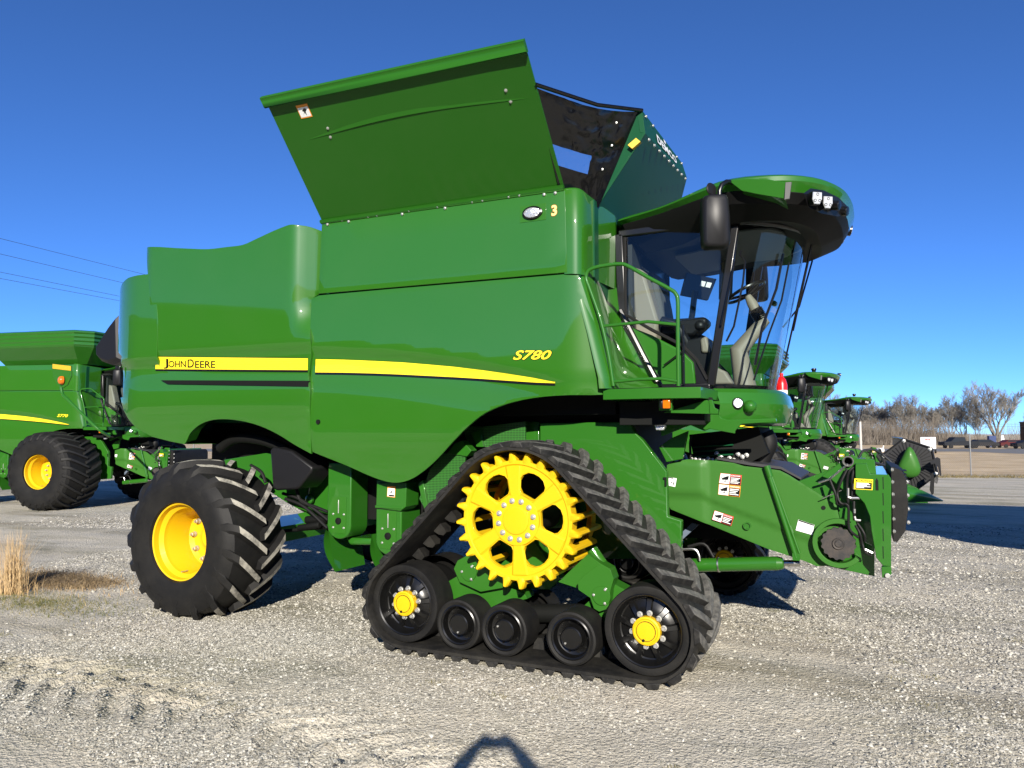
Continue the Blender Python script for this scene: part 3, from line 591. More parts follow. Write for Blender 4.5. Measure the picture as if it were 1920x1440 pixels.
# ------------------------------------------------------------------ platform, hand rail, hood under the cab
mb = MB()
mb.loft([[(x, y, z) for x, y in ((-2.0, 6.14), (-1.62, 6.10), (-1.17, 6.14), (-1.13, 6.8), (-2.0, 6.85))] for z in (2.165, 2.255)])
mb.box(-1.95, -1.2, 6.15, 6.80, 2.255, 2.262, 1); platform = mb.build('platform', [GREEN, VOID], main, .008)
for t in (): pass
HR = 6.15
mb = MB(); hp = lambda pts: spl([at(u, v, HR) for u, v in pts], 4)
mb.tube(hp([(1150, 724), (1141, 665), (1126, 600), (1107, 545), (1099, 522), (1103, 508), (1118, 501), (1140, 497), (1160, 495), (1176, 498), (1215, 520), (1256, 542), (1267, 551), (1271, 566), (1271, 620), (1272, 724)]), .017, 10)
mb.tube([at(1126, 612, HR), at(1155, 609, HR), at(1215, 603, HR), at(1271, 609, HR)], .014, 8); mb.tube([at(1149, 716, HR), at(1200, 711, HR), at(1240, 710, HR), at(1272, 715, HR)], .014, 8)
mb.build('hand_rail', GREEN, platform)
mb = MB(); p = at(1245, 757, 6.16); mb.box(p.x - .055, p.x + .055, 6.2, 6.26, p.z - .055, p.z + .055, 1); mb.box(p.x - .01, p.x + .05, 6.15, 6.2, p.z - .04, p.z + .04, 0); mb.box(p.x - .04, p.x - .012, 6.16, 6.2, p.z - .04, p.z + .04, 2); mb.build('marker_lamp', [AMBER, GREEN, BLACK], platform, .006)
mb = MB(); mb.box(-1.95, -1.20, 6.45, 6.5, 1.95, 2.16); mb.box(-1.95, -1.2, 6.5, 8.9, 1.98, 2.15); mb.prism([xz(u, v, 6.4) for u, v in ((1215, 745), (1335, 745), (1335, 772), (1290, 776), (1245, 773))], 6.4, 6.44); mb.build('platform_shade_block', VOID, main, .005)  # black block painting the deep shade beneath the platform
mb = MB(); mb.prism([xz(u, v, 6.34) for u, v in ((1246, 773), (1325, 750), (1331, 752), (1331, 776), (1246, 774))], 6.33, 6.37); mb.prism([xz(u, v, 6.34) for u, v in ((1330, 750), (1336, 750), (1340, 764), (1347, 768), (1347, 776), (1332, 776))], 6.32, 6.36); mb.build('platform_bracket', GREEN, main, .004)
# hood
def hood_ring(z, o):
    L = []
    for i in range(33):
        a = i / 32; y = 6.74 - .03 * o + (8.66 - 6.74 + .06 * o) * a; L.append((-1.16 + .52 * (1 - abs(2 * a - 1) ** 3.2) + .04 * o, y, z + .0))
    return L
mb = MB(); hr = [hood_ring(2.275, -.5), hood_ring(2.24, .4), hood_ring(2.14, 1.2), hood_ring(2.10, 1.1), hood_ring(2.02, .7), hood_ring(1.97, .2), hood_ring(1.95, -1.0)]
mb.loft(hr, cap=False, closed=False)
back = [[(-1.2, 6.76, z), (-1.2, 8.64, z)] for z in (2.27, 1.95)]; hood = mb.build('front_hood', GREEN, main, 0, 24)
mb = MB(); mb.loft([hood_ring(2.262, -1.2), hood_ring(2.262, -6)], cap=False, closed=False); mb.build('hood_top', GREEN, hood)
for u, v, m_ in ((1383, 756, 1), (1407, 762, 0)):
    p = at(u, v, 6.79 if m_ else 6.82); n = Vector((.35, -.93, .05)); mb = MB()
    if m_: mb.lathe(p, [(.05, -.04), (.05, .012), (.042, .02), (.042, .01)], 24, 1, n); mb.lathe(p, [(.042, .008), (.04, .016), (.0, .02)], 24, 0, n); mb.build('headlamp', [LENS, BLACK], hood)
    else: mb.lathe(p, [(.058, -.04), (.055, 0), (.04, .03), (.015, .042), (0, .043)], 24, 0, n); mb.build('headlamp_blank', GREEN, hood)
mb = MB(); c = atx(1467, 735, -.62); y = 8.55; c = at(1466, 742, 8.75); mb.lathe(c - _z * .28, [(.0, 0), (.055, .0), (.06, .03), (.06, .40), (.045, .46), (.02, .49), (.02, .53)], 20, 0, (0, 0, 1)); mb.lathe(c - _z * .28, [(.062, .2), (.062, .34)], 20, 1, (0, 0, 1)); mb.lathe(c - _z * .28, [(.064, .165), (.064, .19)], 20, 2, (0, 0, 1)); mb.build('fire_extinguisher', [RED, WHITE, BLACK], main)
# frame arms below the platform and work lamp
mb = MB()
arm = [(1237, 800), (1292, 782), (1318, 777), (1347, 777), (1353, 784), (1365, 787), (1455, 784), (1456, 791), (1390, 795), (1378, 808), (1378, 813), (1330, 804), (1320, 808), (1294, 797), (1240, 818)]
mb.prism([xz(u, v, 6.72) for u, v in arm], 6.72, 6.76); mb.prism([xz(u, v, 7.0) for u, v in ((1262, 822), (1294, 808), (1284, 860), (1254, 866), (1240, 838))], 6.9, 6.95)
mb.build('frame_arm', GREEN, main, .006)
p = at(1237, 795, 6.5); mb = MB(); mb.plate([p + Vector(q_) for q_ in ((-.03, 0, .055), (.04, 0, .055), (.05, 0, -.02), (.03, 0, -.055), (-.035, 0, -.055), (-.05, 0, -.01))], (0, .06, 0)); mb.build('step_lamp', [LENS], main, .008)

# ------------------------------------------------------------------ feeder house
YF, YF2 = 7.0, 8.4
Fh = lambda pts, Y=YF: [xz(u, v, Y) for u, v in pts]
top = [(1252, 872), (1262, 866), (1290, 861), (1345, 864), (1375, 868), (1395, 874), (1440, 879), (1462, 882), (1478, 890), (1568, 947)]
o_f = top + [(1573, 968), (1577, 988), (1560, 1000), (1548, 1030), (1552, 1062), (1530, 1062), (1512, 1054), (1495, 1048), (1440, 1030), (1300, 972), (1270, 960), (1258, 955), (1253, 948)]
def S_feed(x, z):
    y = YF; a, b = xz(1322, 935, YF), xz(1480, 998, YF); t = (x - a[0]) / (b[0] - a[0]); zl = a[1] + (b[1] - a[1]) * t
    y += .018 * sst(zl + .012, zl - .012, z) * sst(-.02, .02, t)
    c = xz(1270, 905, YF); bx = xz(1318, 905, YF)[0]
    if x < bx + .06: y -= .035 * sst(bx + .045, bx - .005, x) * sst(1.28, 1.34, z) * sst(1.66, 1.61, z)
    return y
feeder = empty('feeder_house', main)
panel('side_plate', Fh(o_f), S_feed, GREEN_MATTE, feeder, .02, .035, .015)
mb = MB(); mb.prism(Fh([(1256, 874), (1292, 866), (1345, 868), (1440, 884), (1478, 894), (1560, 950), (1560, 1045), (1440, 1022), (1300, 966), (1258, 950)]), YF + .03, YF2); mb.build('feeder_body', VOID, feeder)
mb = MB(); mb.prism(Fh([(1340, 862), (1400, 873), (1462, 881), (1500, 901), (1500, 897), (1462, 876), (1400, 868), (1340, 858)]), YF + .12, YF2 - .1); mb.build('feeder_top', mat('worn_black_rubber', (.03, .03, .032), .55), feeder)
mb = MB(); mb.prism(Fh([(1252, 865), (1570, 955), (1570, 963), (1252, 873)]), YF2, YF2 + .06); mb.build('far_side_plate', GREEN, feeder)
mb = MB(); mb.prism(Fh([(1490, 905), (1545, 885), (1590, 872), (1606, 860), (1640, 862), (1645, 900), (1640, 980), (1640, 1083), (1560, 1066), (1490, 1046)]), YF + .06, YF + .09); mb.build('nose_plate', GREEN, feeder, .004)
mb = MB(); mb.prism(Fh([(1540, 893), (1575, 868), (1598, 852), (1606, 858), (1598, 876), (1600, 910), (1588, 925), (1560, 900)], 6.94), 6.94, 6.97); mb.lathe(at(1590, 865, 6.93), [(.045, 0), (.045, .03), (.035, .03), (.033, .0)], 20, 1, (0, -1, 0)); mb.build('pivot_plate', [GREEN, GREYTRIM], feeder, .004)
sc = at(1572, 1019, 6.93); mb = MB(); rs = []
for i in range(27):                        # sprocket guard: open ring on the rear side
    t = R_(60 + 260 * i / 26) ; rs.append(t)
mb.loft([[sc + Vector((r * math.cos(t), y, r * math.sin(t))) for r, y in ((.205, .0), (.205, .12), (.165, .12), (.165, 0.0))] for t in rs], closed=True); mb.build('sprocket_guard', GREEN_MATTE, feeder, .004)
mb = MB(); n = 64; mb.loft([[sc + Vector(((.138 if (k // 2) % 2 else .128) * math.cos(2 * math.pi * k / n), y, (.138 if (k // 2) % 2 else .128) * math.sin(2 * math.pi * k / n))) for k in range(n)] for y in (-.02, .02)])
mb.lathe(sc, [(.05, -.02), (.045, -.035), (.03, -.03), (.025, -.04), (0, -.04)], 24); mb.lathe(sc, [(.06, .02), (.06, .09)], 20); mb.build('chain_sprocket', rubber('oiled_steel', .03, .35, 14, (.16, .12, .09)), feeder, .002)
mb = MB(); a, b = at(1441, 888, 6.96), at(1493, 1046, 6.96); mb.tube([a, a.lerp(b, .08), b], .022, 12); mb.tube([a + Vector((.028, 0, -.03)), b + Vector((.028, 0, .04))], .012, 8); mb.lathe(a + Vector((0, 0, .02)), [(.028, -.05), (.028, .05)], 12, 0, (b - a)); mb.box(b.x - .03, b.x + .03, 6.94, 6.99, b.z - .02, b.z + .04); mb.build('safety_strut', GREEN, feeder)
mb = MB(); mb.lathe(at(1401, 986, YF), [(.034, -.02), (.034, .012), (.026, .012), (.024, -.004), (0, -.004)], 20, 0, (0, -1, 0)); mb.lathe(at(1544, 952, YF), [(.018, 0), (.018, .006), (0, .006)], 14, 1, (0, -1, 0)); mb.build('access_plug', [GREEN, VOID], feeder)
# the transverse header frame at the front
FR = lambda pts: [xz(u, v, 6.85) for u, v in pts]
o_fr = FR([(1604, 870), (1625, 870), (1632, 889), (1666, 890), (1671, 898), (1671, 1062), (1656, 1061), (1643, 1046), (1634, 995), (1631, 968), (1621, 944), (1604, 925)])
frame = empty('header_frame', feeder)
frame.name = 'header_frame'
mb = MB(); mb.prism(o_fr, 6.85, 6.875); mb.build('frame_plate', GREEN, feeder, .004)
mb = MB(); mb.prism(FR([(1604, 870), (1625, 870), (1632, 889), (1666, 890), (1671, 898), (1671, 925), (1604, 925)]), 6.876, 8.55); mb.build('frame_top_beam', GREEN, feeder, .004)
mb = MB(); mb.prism(FR([(1604, 870), (1625, 870), (1632, 889), (1666, 890), (1671, 898), (1671, 1062), (1656, 1061), (1643, 1046), (1634, 995), (1631, 968), (1621, 944), (1604, 925)]), 8.55, 8.575); mb.build('frame_plate', GREEN, feeder, .004)
bpy.data.objects.remove(frame)
mb = MB(); mb.prism(FR([(1653, 1063), (1671, 1062), (1672, 1076), (1665, 1085), (1654, 1083)]), 6.86, 6.93); mb.lathe(at(1664, 1079, 6.855), [(.02, 0), (.02, .015), (.01, .015)], 14, 1, (0, -1, 0)); mb.build('hook_foot', [GREEN, BOLT], feeder, .003)
mb = MB()
for v in (906, 936, 970, 1003, 1036): p = at(1656, v, 6.848); mb.box(p.x - .004, p.x + .003, 6.8495, 6.853, p.z - .05, p.z + .05)
p = at(1644, 908, 6.848); mb.prism([(p.x - .01, p.z - .05), (p.x + .012, p.z - .05), (p.x + .012, p.z + .03), (p.x, p.z + .05), (p.x - .01, p.z + .03)], 6.848, 6.853); mb.build('slot', VOID, feeder)
xs_ = xz(1672, 900, 6.85)[0]
mb = MB(); lo = []
for z, d in ((1.60, .02), (1.57, .08), (1.5, .11), (1.25, .115), (1.08, .09), (.99, .03)): lo.append([(xs_ + d, 6.95, z), (xs_ + d + .02, 7.3, z), (xs_ + d + .02, 8.2, z), (xs_ + d, 8.5, z), (xs_, 8.5, z), (xs_, 6.95, z)])
mb.loft(lo)
for i in range(5): mb.box(xs_ + .03, xs_ + .12, 6.98, 7.25 - .0 * i, 1.565 - .03 * i, 1.57 - .03 * i)
mb.build('feeder_curtain', rubber('black_curtain_rubber', .005, .05, 8), feeder, .008)
mb = MB()
for i in range(9): mb.bolt(Vector((xs_ + .004, 6.9, 1.58 - .1 * i)), .012, .014, (1, -.4, 0))
for i in range(4): mb.bolt(Vector((xs_ + .115, 6.97, 1.48 - .11 * i)), .012, .014, (.7, -.7, 0))
mb.build('frame_bolts', BOLT, feeder)
# hoses and fittings at the nose
hoses = [[(1606, 873), (1592, 885), (1588, 910), (1590, 940), (1590, 945)], [(1602, 875), (1598, 895), (1597, 930), (1597, 938)], [(1608, 876), (1604, 900), (1602, 925), (1601, 932)], [(1588, 880), (1576, 905), (1570, 925), (1575, 942), (1586, 946)], [(1556, 900), (1566, 925), (1571, 945), (1590, 948), (1592, 990), (1610, 1008)], [(1601, 940), (1601, 960), (1602, 975)], [(1604, 985), (1612, 1000), (1617, 1020), (1622, 1035), (1634, 1042)], [(1607, 980), (1620, 1000), (1622, 1015)]]
for h in hoses:
    mb = MB(); mb.tube(spl([at(u, v, 6.9 - .02 * (i % 2)) for i, (u, v) in enumerate(h)], 4), .011, 8); mb.build('hydraulic_hose', SEAL, feeder)
mb = MB()
for a, b in (((1590, 915), (1590, 930)), ((1601, 907), (1601, 918)), ((1590, 932), (1596, 934)), ((1596, 934), (1612, 934)), ((1602, 954), (1602, 962)), ((1602, 968), (1604, 975)), ((1604, 975), (1614, 976)), ((1622, 1030), (1636, 1037))): mb = MB(); mb.tube([at(*a, 6.87), at(*b, 6.87)], .012, 8); mb.build('hose_fitting', STEEL, feeder)
mb = MB(); mb.tube([at(1541, 960 - 25, 6.93), at(1578, 919, 6.9)], .005, 6); mb.tube([at(1590, 870, 6.92), at(1556, 898, 6.93), at(1535, 905, 6.95)], .010, 6); mb.build('latch_rod', STEEL, feeder)
# decals
def fq_(px, Y=YF - .002): return [at(u, v, Y) for u, v in px]
warning_decal('danger_decal', feeder, fq_(((1348, 906), (1389, 910), (1391, 891), (1351, 887))), 'red', None, 5)
warning_decal('warning_decal', feeder, fq_(((1346.5, 927), (1387, 932), (1389, 911.5), (1348, 907.5))), 'orange', None, 4, 'WARNING')
warning_decal('danger_decal', feeder, fq_(((1335, 974), (1371, 986), (1376, 969), (1340, 957))), 'red', None, 4)
fn = quadmap(fq_(((1601, 917), (1636, 919), (1637, 899), (1602, 897)), 6.848), None, .003); mb = MB(); rect(mb, fn, 0, 1, 0, 1, 4); rect(mb, fn, .08, .95, .06, .66, 2, .001)
for i, wd in enumerate((.7, .78, .6, .8, .45)): rect(mb, fn, .12, .12 + wd * .95, .56 - i * .1, .60 - i * .1 + .02, 0, .002)
letters(mb, 'CAUTION', lambda a, b: fn(.24 + .7 * a, .74 + .18 * b, .002), 2, .01); mb.add([fn(.06, .74, .002), fn(.2, .74, .002), fn(.13, .93, .002)], [(0, 1, 2)], 2); mb.build('caution_decal', DEC, feeder, flat=True)
for px in (((1492, 994), (1523, 1003), (1527, 984), (1497, 974)), ((1252, 910), (1266, 913), (1269, 897), (1252.5, 894))):
    fn = quadmap(fq_(px, YF - .004 if px[0][0] > 1300 else YF - .036), None, .003); mb = MB(); rect(mb, fn, 0, 1, 0, 1, 0); rect(mb, fn, .02, .6 if px[0][0] < 1300 else .98, .88, .99, 2, .001)
    mb2 = [fn(.5 + .3 * math.cos(t), .5 + .1 * math.sin(t), .0015) for t in np.linspace(0, 6.28, 17)[:-1]]; mb3 = [fn(.5 + .27 * math.cos(t), .5 + .08 * math.sin(t), .002) for t in np.linspace(0, 6.28, 17)[:-1]]
    if px[0][0] > 1300: mb.add(mb2, [tuple(range(16))], 5); mb.add(mb3, [tuple(range(16))], 0)
    else: rect(mb, fn, .4, .55, .35, .5, 5, .001); rect(mb, fn, .65, .8, .2, .5, 5, .001)
    mb.build('instruction_decal', DEC + [GREYTRIM], feeder, flat=True)
# lift cylinder and struts below
mb = MB(); a, b = at(1296, 1060, 7.15), at(1470, 1056, 7.15); mb.tube([a, a.lerp(b, .93)], .062, 18); mb.lathe(a.lerp(b, .93), [(.062, 0), (.05, .05), (.03, .06)], 18, 0, b - a); mb.tube([b, at(1500, 1056, 7.15)], .028, 12, 1); mb.lathe(a.lerp(b, .3), [(.068, 0), (.068, .012)], 18, 1, b - a)
mb.build('lift_cylinder', [GREEN, STEEL], main)
mb = MB(); mb.tube(spl([at(u, v, 7.08) for u, v in ((1278, 1030), (1302, 1030), (1310, 1040), (1312, 1052))], 4), .012, 8); mb.build('steel_pipe', STEEL, main)
mb = MB(); mb.tube(spl([at(u, v, 7.2) for u, v in ((1290, 1025), (1320, 1020), (1338, 1045))], 4), .014, 8, 1); mb.plate([at(u, v, 7.3) for u, v in ((1279, 998), (1298, 980), (1310, 984), (1279, 1012))], (0, .05, 0)); mb.build('tie_bar', [BLUEGREY, SEAL], main)
# dark machinery between cab and feeder
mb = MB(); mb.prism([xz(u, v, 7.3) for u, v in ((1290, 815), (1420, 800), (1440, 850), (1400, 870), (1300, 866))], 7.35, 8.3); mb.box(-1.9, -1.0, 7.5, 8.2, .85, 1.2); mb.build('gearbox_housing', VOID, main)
mb = MB(); mb.tube(spl([at(u, v, 7.6) for u, v in ((1432, 812), (1440, 830), (1432, 850), (1425, 866))], 4), .09, 12); mb.build('intake_duct', SEAL, main); mb = MB(); mb.tube(spl([at(u, v, 7.25) for u, v in ((1295, 862), (1294, 830), (1298, 815))], 4), .012, 8); mb.build('cable', SEAL, main)
mb = MB(); rnd = random.Random(5)
for i in range(14): mb.bolt(at(1296 + i * 8, 850 + rnd.random() * 14, 7.33), .016, .02)
for i in range(4): mb.tube([at(1300, 838 + 9 * i, 7.32), at(1375, 834 + 9 * i, 7.32)], .008, 6, 1)
mb.build('valve_block', [BOLT, GREEN_TEAL], main)

# ------------------------------------------------------------------ body inside the arches
mb = MB(); mb.prism([xz(u, v, 6.62) for u, v in ((1012, 793), (1178, 791), (1184, 797), (1190, 810), (1206, 826), (1250, 884), (1252, 968), (1278, 976), (1276, 1048), (1012, 1048))], 6.62, 6.70); mb.build('drive_cover', GREEN, main, .01)
mb = MB(); mb.prism([xz(u, v, 6.6) for u, v in ((1243, 895), (1249, 895), (1249, 912), (1246, 912), (1246, 899), (1243, 899))], 6.605, 6.618); mb.build('slot', VOID, main)
mb = MB(); mb.prism([xz(u, v, 6.72) for u, v in ((982, 790), (1011, 790), (1011, 1000), (982, 1000))], 6.72, 6.76); mb.build('bulkhead_strip', GREEN, main, .01)
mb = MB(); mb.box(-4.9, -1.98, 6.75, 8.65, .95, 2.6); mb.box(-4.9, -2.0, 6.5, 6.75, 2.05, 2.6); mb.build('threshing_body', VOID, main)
mb = MB(); mb.prism([xz(u, v, 6.6) for u, v in ((866, 800), (880, 838), (985, 838), (985, 790), (905, 800))], 6.6, 6.62); a_ = mb.build('screen', SCREEN, main)
mb = MB(); mb.prism([xz(u, v, 6.4) for u, v in ((786, 935), (806, 880), (832, 850), (874, 850), (866, 900), (815, 960), (800, 960))], 6.4, 6.42); mb.build('screen', SCREEN, main)
mb = MB(); mb.prism([xz(u, v, 6.38) for u, v in ((852, 832), (866, 826), (884, 845), (875, 856), (838, 850))], 6.38, 6.5); mb.build('screen_frame', GREEN, main, .004); mb = MB(); mb.prism([xz(u, v, 6.38) for u, v in ((786, 908), (794, 900), (806, 960), (800, 966))], 6.36, 6.42); mb.build('screen_frame', GREEN, main, .004); mb = MB(); mb.prism([xz(u, v, 6.56) for u, v in ((884, 812), (900, 804), (906, 838), (893, 838))], 6.56, 6.6); mb.build('screen_frame', GREEN, main, .004)
def elevator(name, u0, u1, vt, vb, Y, depth, cap=True):
    a, b = at(u0, vb, Y), at(u1, vb, Y); zt = at(u0, vt, Y).z; zb = a.z; xm = (a.x + b.x) / 2; r = (b.x - a.x) / 2
    pts = [(a.x, zt), (b.x, zt), (b.x, zb + r)] + [(xm + r * math.cos(t), zb + r - r * .9 * math.sin(t)) for t in np.linspace(.2, math.pi - .2, 9)] + [(a.x, zb + r)]
    mb = MB(); mb.prism(pts, Y, Y + depth); o = mb.build(name, GREEN, main, .012)
    mb = MB(); c = Vector((xm, Y - .004, zb + r * 1.35)); mb.box(xm - r * .62, xm + r * .62, Y - .006, Y - .001, zb + r * .5, zb + r * 3.0, 0); mb.lathe(c, [(.035, 0), (.035, .015), (0, .02)], 18, 1, (0, -1, 0)); mb.tube([c + Vector((0, -.006, .08)), c + Vector((0, -.006, .22))], .006, 6, 2)
    for i in (-1, 1):
        for j in (-1, 1): mb.bolt(c + Vector((i * r * .45, -.002, j * .07)), .009, .012, (0, -1, 0), 2)
    mb.build('chain_tensioner', [GREEN_CAST, VOID, BOLT], o, .003); return o
elevator('grain_elevator', 613, 657, 868, 1012, 6.42, .3)
el2 = elevator('grain_elevator', 704, 752, 900, 1042, 6.30, .35)
mb = MB(); mb.prism([xz(u, v, 6.28) for u, v in ((708, 906), (763, 905), (762, 950), (752, 958), (706, 952))], 6.27, 6.5); mb.box(*sum([sorted((xz(705, 950, 6.28)[0], xz(757, 950, 6.28)[0])), [6.262, 6.27], sorted((xz(705, 952, 6.28)[1], xz(705, 947, 6.28)[1]))], [])); mb.build('elevator_head', GREEN, el2, .006)
fn = quadmap([at(726, 931, 6.27), at(741, 933, 6.27), at(742, 912, 6.27), at(727, 911, 6.27)], None, .004); mb = MB(); rect(mb, fn, 0, 1, 0, 1, 3); rect(mb, fn, .06, .94, .05, .8, 0, .001); rect(mb, fn, .2, .9, .08, .22, 2, .002); mb.add([fn(x, y, .002) for x, y in ((.35, .4), (.5, .55), (.7, .62), (.55, .45), (.75, .36))], [tuple(range(5))], 2); mb.build('safety_decal', DEC, el2, flat=True)
mb = MB(); cv = spl([at(u, v, 6.5) for u, v in ((614, 985), (607, 1010), (611, 1040), (628, 1072))], 5); mb.loft([[p for p in cv], [p + Vector((.02, .5, 0)) for p in cv], [p + Vector((.025, .5, 0)) for p in cv], [p + Vector((.006, 0, 0)) for p in cv]], closed=True, cap=False); mb.build('deflector', GREEN, main)
mb = MB(); cv = spl([at(u, v, 6.36) for u, v in ((697, 1002), (694, 1030), (700, 1055), (712, 1073))], 5); mb.loft([[p for p in cv], [p + Vector((.02, .6, 0)) for p in cv], [p + Vector((.03, .6, 0)) for p in cv], [p + Vector((.008, 0, 0)) for p in cv]], closed=True, cap=False); mb.build('deflector', GREEN, main)
mb = MB(); mb.prism([xz(u, v, 6.55) for u, v in ((648, 1008), (700, 1010), (698, 1022), (655, 1022))], 6.55, 6.9); mb.build('cross_auger', GREEN, main, .02)
mb = MB(); mb.prism([xz(u, v, 6.25) for u, v in ((506, 843), (512, 838), (546, 846), (586, 876), (584, 884), (562, 912), (556, 917), (517, 920), (511, 915))], 6.25, 6.6); mb.build('fluid_tank', PLASTIC, main, .02)
mb = MB(); mb.prism([xz(u, v, 6.75) for u, v in ((420, 862), (520, 846), (620, 866), (620, 985), (596, 975), (540, 944), (480, 905), (430, 895))], 6.75, 6.8); mb.build('sieve_side_plate', GREEN, main, .006)
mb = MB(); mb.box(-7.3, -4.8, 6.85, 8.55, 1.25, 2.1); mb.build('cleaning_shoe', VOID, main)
mb = MB(); mb.tube([at(585, 893, 6.7), at(580, 930, 6.7)], .012, 8); mb.lathe(at(582, 936, 6.7), [(.05, 0), (.05, .03), (.02, .05)], 16, 0, (0, -1, 0)); mb.build('shaker_arm', GREEN, main)
for h in ([(555, 915), (565, 940), (590, 950), (615, 960)], [(530, 925), (560, 935), (590, 955), (615, 975)], [(470, 872), (490, 885), (498, 905)], [(535, 935), (570, 950), (614, 990)]):
    mb = MB(); mb.tube(spl([at(u, v, 6.45) for u, v in h], 5), .018, 8); mb.build('hydraulic_hose', SEAL, main)
mb = MB(); mb.box(-6.9, -6.1, 6.35, 9.05, .62, .80); mb.prism([xz(u, v, 6.5) for u, v in ((545, 965), (575, 958), (618, 970), (618, 990), (560, 985))], 6.6, 6.9); mb.tube([at(575, 975, 6.55), at(618, 972, 6.55)], .045, 10, 1); mb.tube([at(560, 990, 6.5), at(600, 984, 6.5)], .035, 10, 1); mb.tube([at(480, 1000, 6.6), at(618, 988, 6.6)], .02, 8, 1); mb.build('rear_axle', [GREEN_CAST, VOID], main, .008)
mb = MB(); mb.tube(spl([Vector((-6.9, 6.6, 1.7)), Vector((-6.6, 6.55, 1.82)), Vector((-6.2, 6.55, 1.80)), Vector((-5.9, 6.6, 1.7))], 4), .06, 12); mb.build('exhaust_pipe', VOID, main)
sp = [(222, 586), (205, 608), (190, 632), (177, 652), (178, 668), (186, 677), (205, 684), (224, 676)]
mb = MB(); P_ = [at(u, v, 9.35) for u, v in sp]; ctr = sum(P_, Vector()) / 8; mb.loft([[ctr + (p - ctr) * .8 + Vector((0, -.02, 0)) for p in P_], [p + Vector((0, .06, 0)) for p in P_], [p + Vector((0, .3, 0)) for p in P_], [ctr + (p - ctr) * .85 + Vector((0, .4, 0)) for p in P_]]); au = mb.build('auger_spout', PLASTIC, main, .01, 30)
mb = MB(); mb.tube([(-7.9, 9.55, 3.3), (-2.6, 9.55, 3.75)], .19, 16); mb.build('unloading_auger', GREEN, main)

# ------------------------------------------------------------------ rubber track
TY0, TY1 = 5.5, 6.40
cs = at(969, 975, 5.6); c_s = Vector((cs.x, cs.z)); 
q1 = at(1215, 1183, 5.60); q2 = at(763, 1137, 5.60)
ZI = .075 + .335; c_f = Vector((q1.x, ZI)); c_r = Vector((q2.x, ZI)); RI, RS = .335, .565
def tangent(c0, r0, c1, r1, side):
    d = c1 - c0; L = d.length; a = math.atan2(d.y, d.x); b = math.acos((r0 - r1) / L) * side
    return a + b
# travel: over the sprocket, down the front run, round the front idler, back along the ground, round the rear idler, up
a1 = tangent(c_s, RS, c_f, RI, 1); a2 = tangent(c_f, RI, c_r, RI, 1); a3 = tangent(c_r, RI, c_s, RS, 1)
def arcp(c, r, a, b, n):
    while b > a: b -= 2 * math.pi
    return [c + Vector((math.cos(a + (b - a) * i / n), math.sin(a + (b - a) * i / n))) * r for i in range(n + 1)]
path = arcp(c_s, RS, a3, a1, 40) + arcp(c_f, RI, a1, a2, 36) + arcp(c_r, RI, a2, a3, 36)
path.append(path[0].copy()); cum = [0.]
for i in range(1, len(path)): cum.append(cum[-1] + (path[i] - path[i - 1]).length)
PL = cum[-1]
def pth(s):
    s %= PL; lo = int(np.searchsorted(cum, s, 'right')) - 1; lo = min(max(lo, 0), len(path) - 2)
    seg = max(cum[lo + 1] - cum[lo], 1e-6); p = path[lo].lerp(path[lo + 1], (s - cum[lo]) / seg)
    return p
def pn(s):
    t = (pth(s + .03) - pth(s - .03)).normalized(); return pth(s), t, Vector((-t.y, t.x))
def tp3(s, y, h):
    p, t, n = pn(s); q = p + n * h; return (q.x, y, q.y)
track = empty('track_assembly', main)
NB = 240; mb = MB()
mb.loft([[tp3(PL * i / NB, y, h) for y, h in ((TY0, .006), (TY0, .030), (TY0 + .03, .042), (TY1 - .03, .042), (TY1, .030), (TY1, .006), (TY1 - .02, 0), (TY0 + .02, 0))] for i in range(NB + 1)], cap=False)
NL = 44; PITCHL = PL / NL; yc = (TY0 + TY1) / 2
for i in range(NL):                        # guide lugs on the inside
    s = PL * (i + .5) / NL
    mb.loft([[tp3(s + a, yc + b, h) for a, b in ((-w_, -.07 * k), (w_, -.07 * k), (w_, .07 * k), (-w_, .07 * k))] for h, w_, k in ((.002, .05, 1.1), (-.05, .042, .9), (-.085, .02, .6))])
mb.build('track_belt', TRACK_RUBBER, track, angle=30)
mb = MB()
for i in range(NL):
    for side_, off in ((0, 0.), (1, .5)):
        s0 = PITCHL * (i + off); N_ = 9; lo = []
        for k in range(N_ + 1):
            t = k / N_; y = TY0 - .008 + (yc + .03 - TY0) * t; y = y if side_ == 0 else TY0 + TY1 - y
            s = s0 + .19 * t ** .85; w_ = .046 - .016 * t; h = .074 + .012 * min(1, t * 4)
            lo.append([tp3(s - w_ * 1.3, y, .030), tp3(s - w_ * .72, y, h), tp3(s + w_ * .72, y, h), tp3(s + w_ * 1.3, y, .030)])
        b_ = len(mb.f); mb.loft(lo, mi=0)
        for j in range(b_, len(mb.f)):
            if (j - b_) % 4 in (0, 1) and j < len(mb.f) - 2: mb.m[j] = 1  # upper faces lighter: dust, plus the sun they catch painted in
TLUG = mb.build('tread_lugs', [TRACK_LUG, TRACK_LUG_TOP], track, .007, 30)
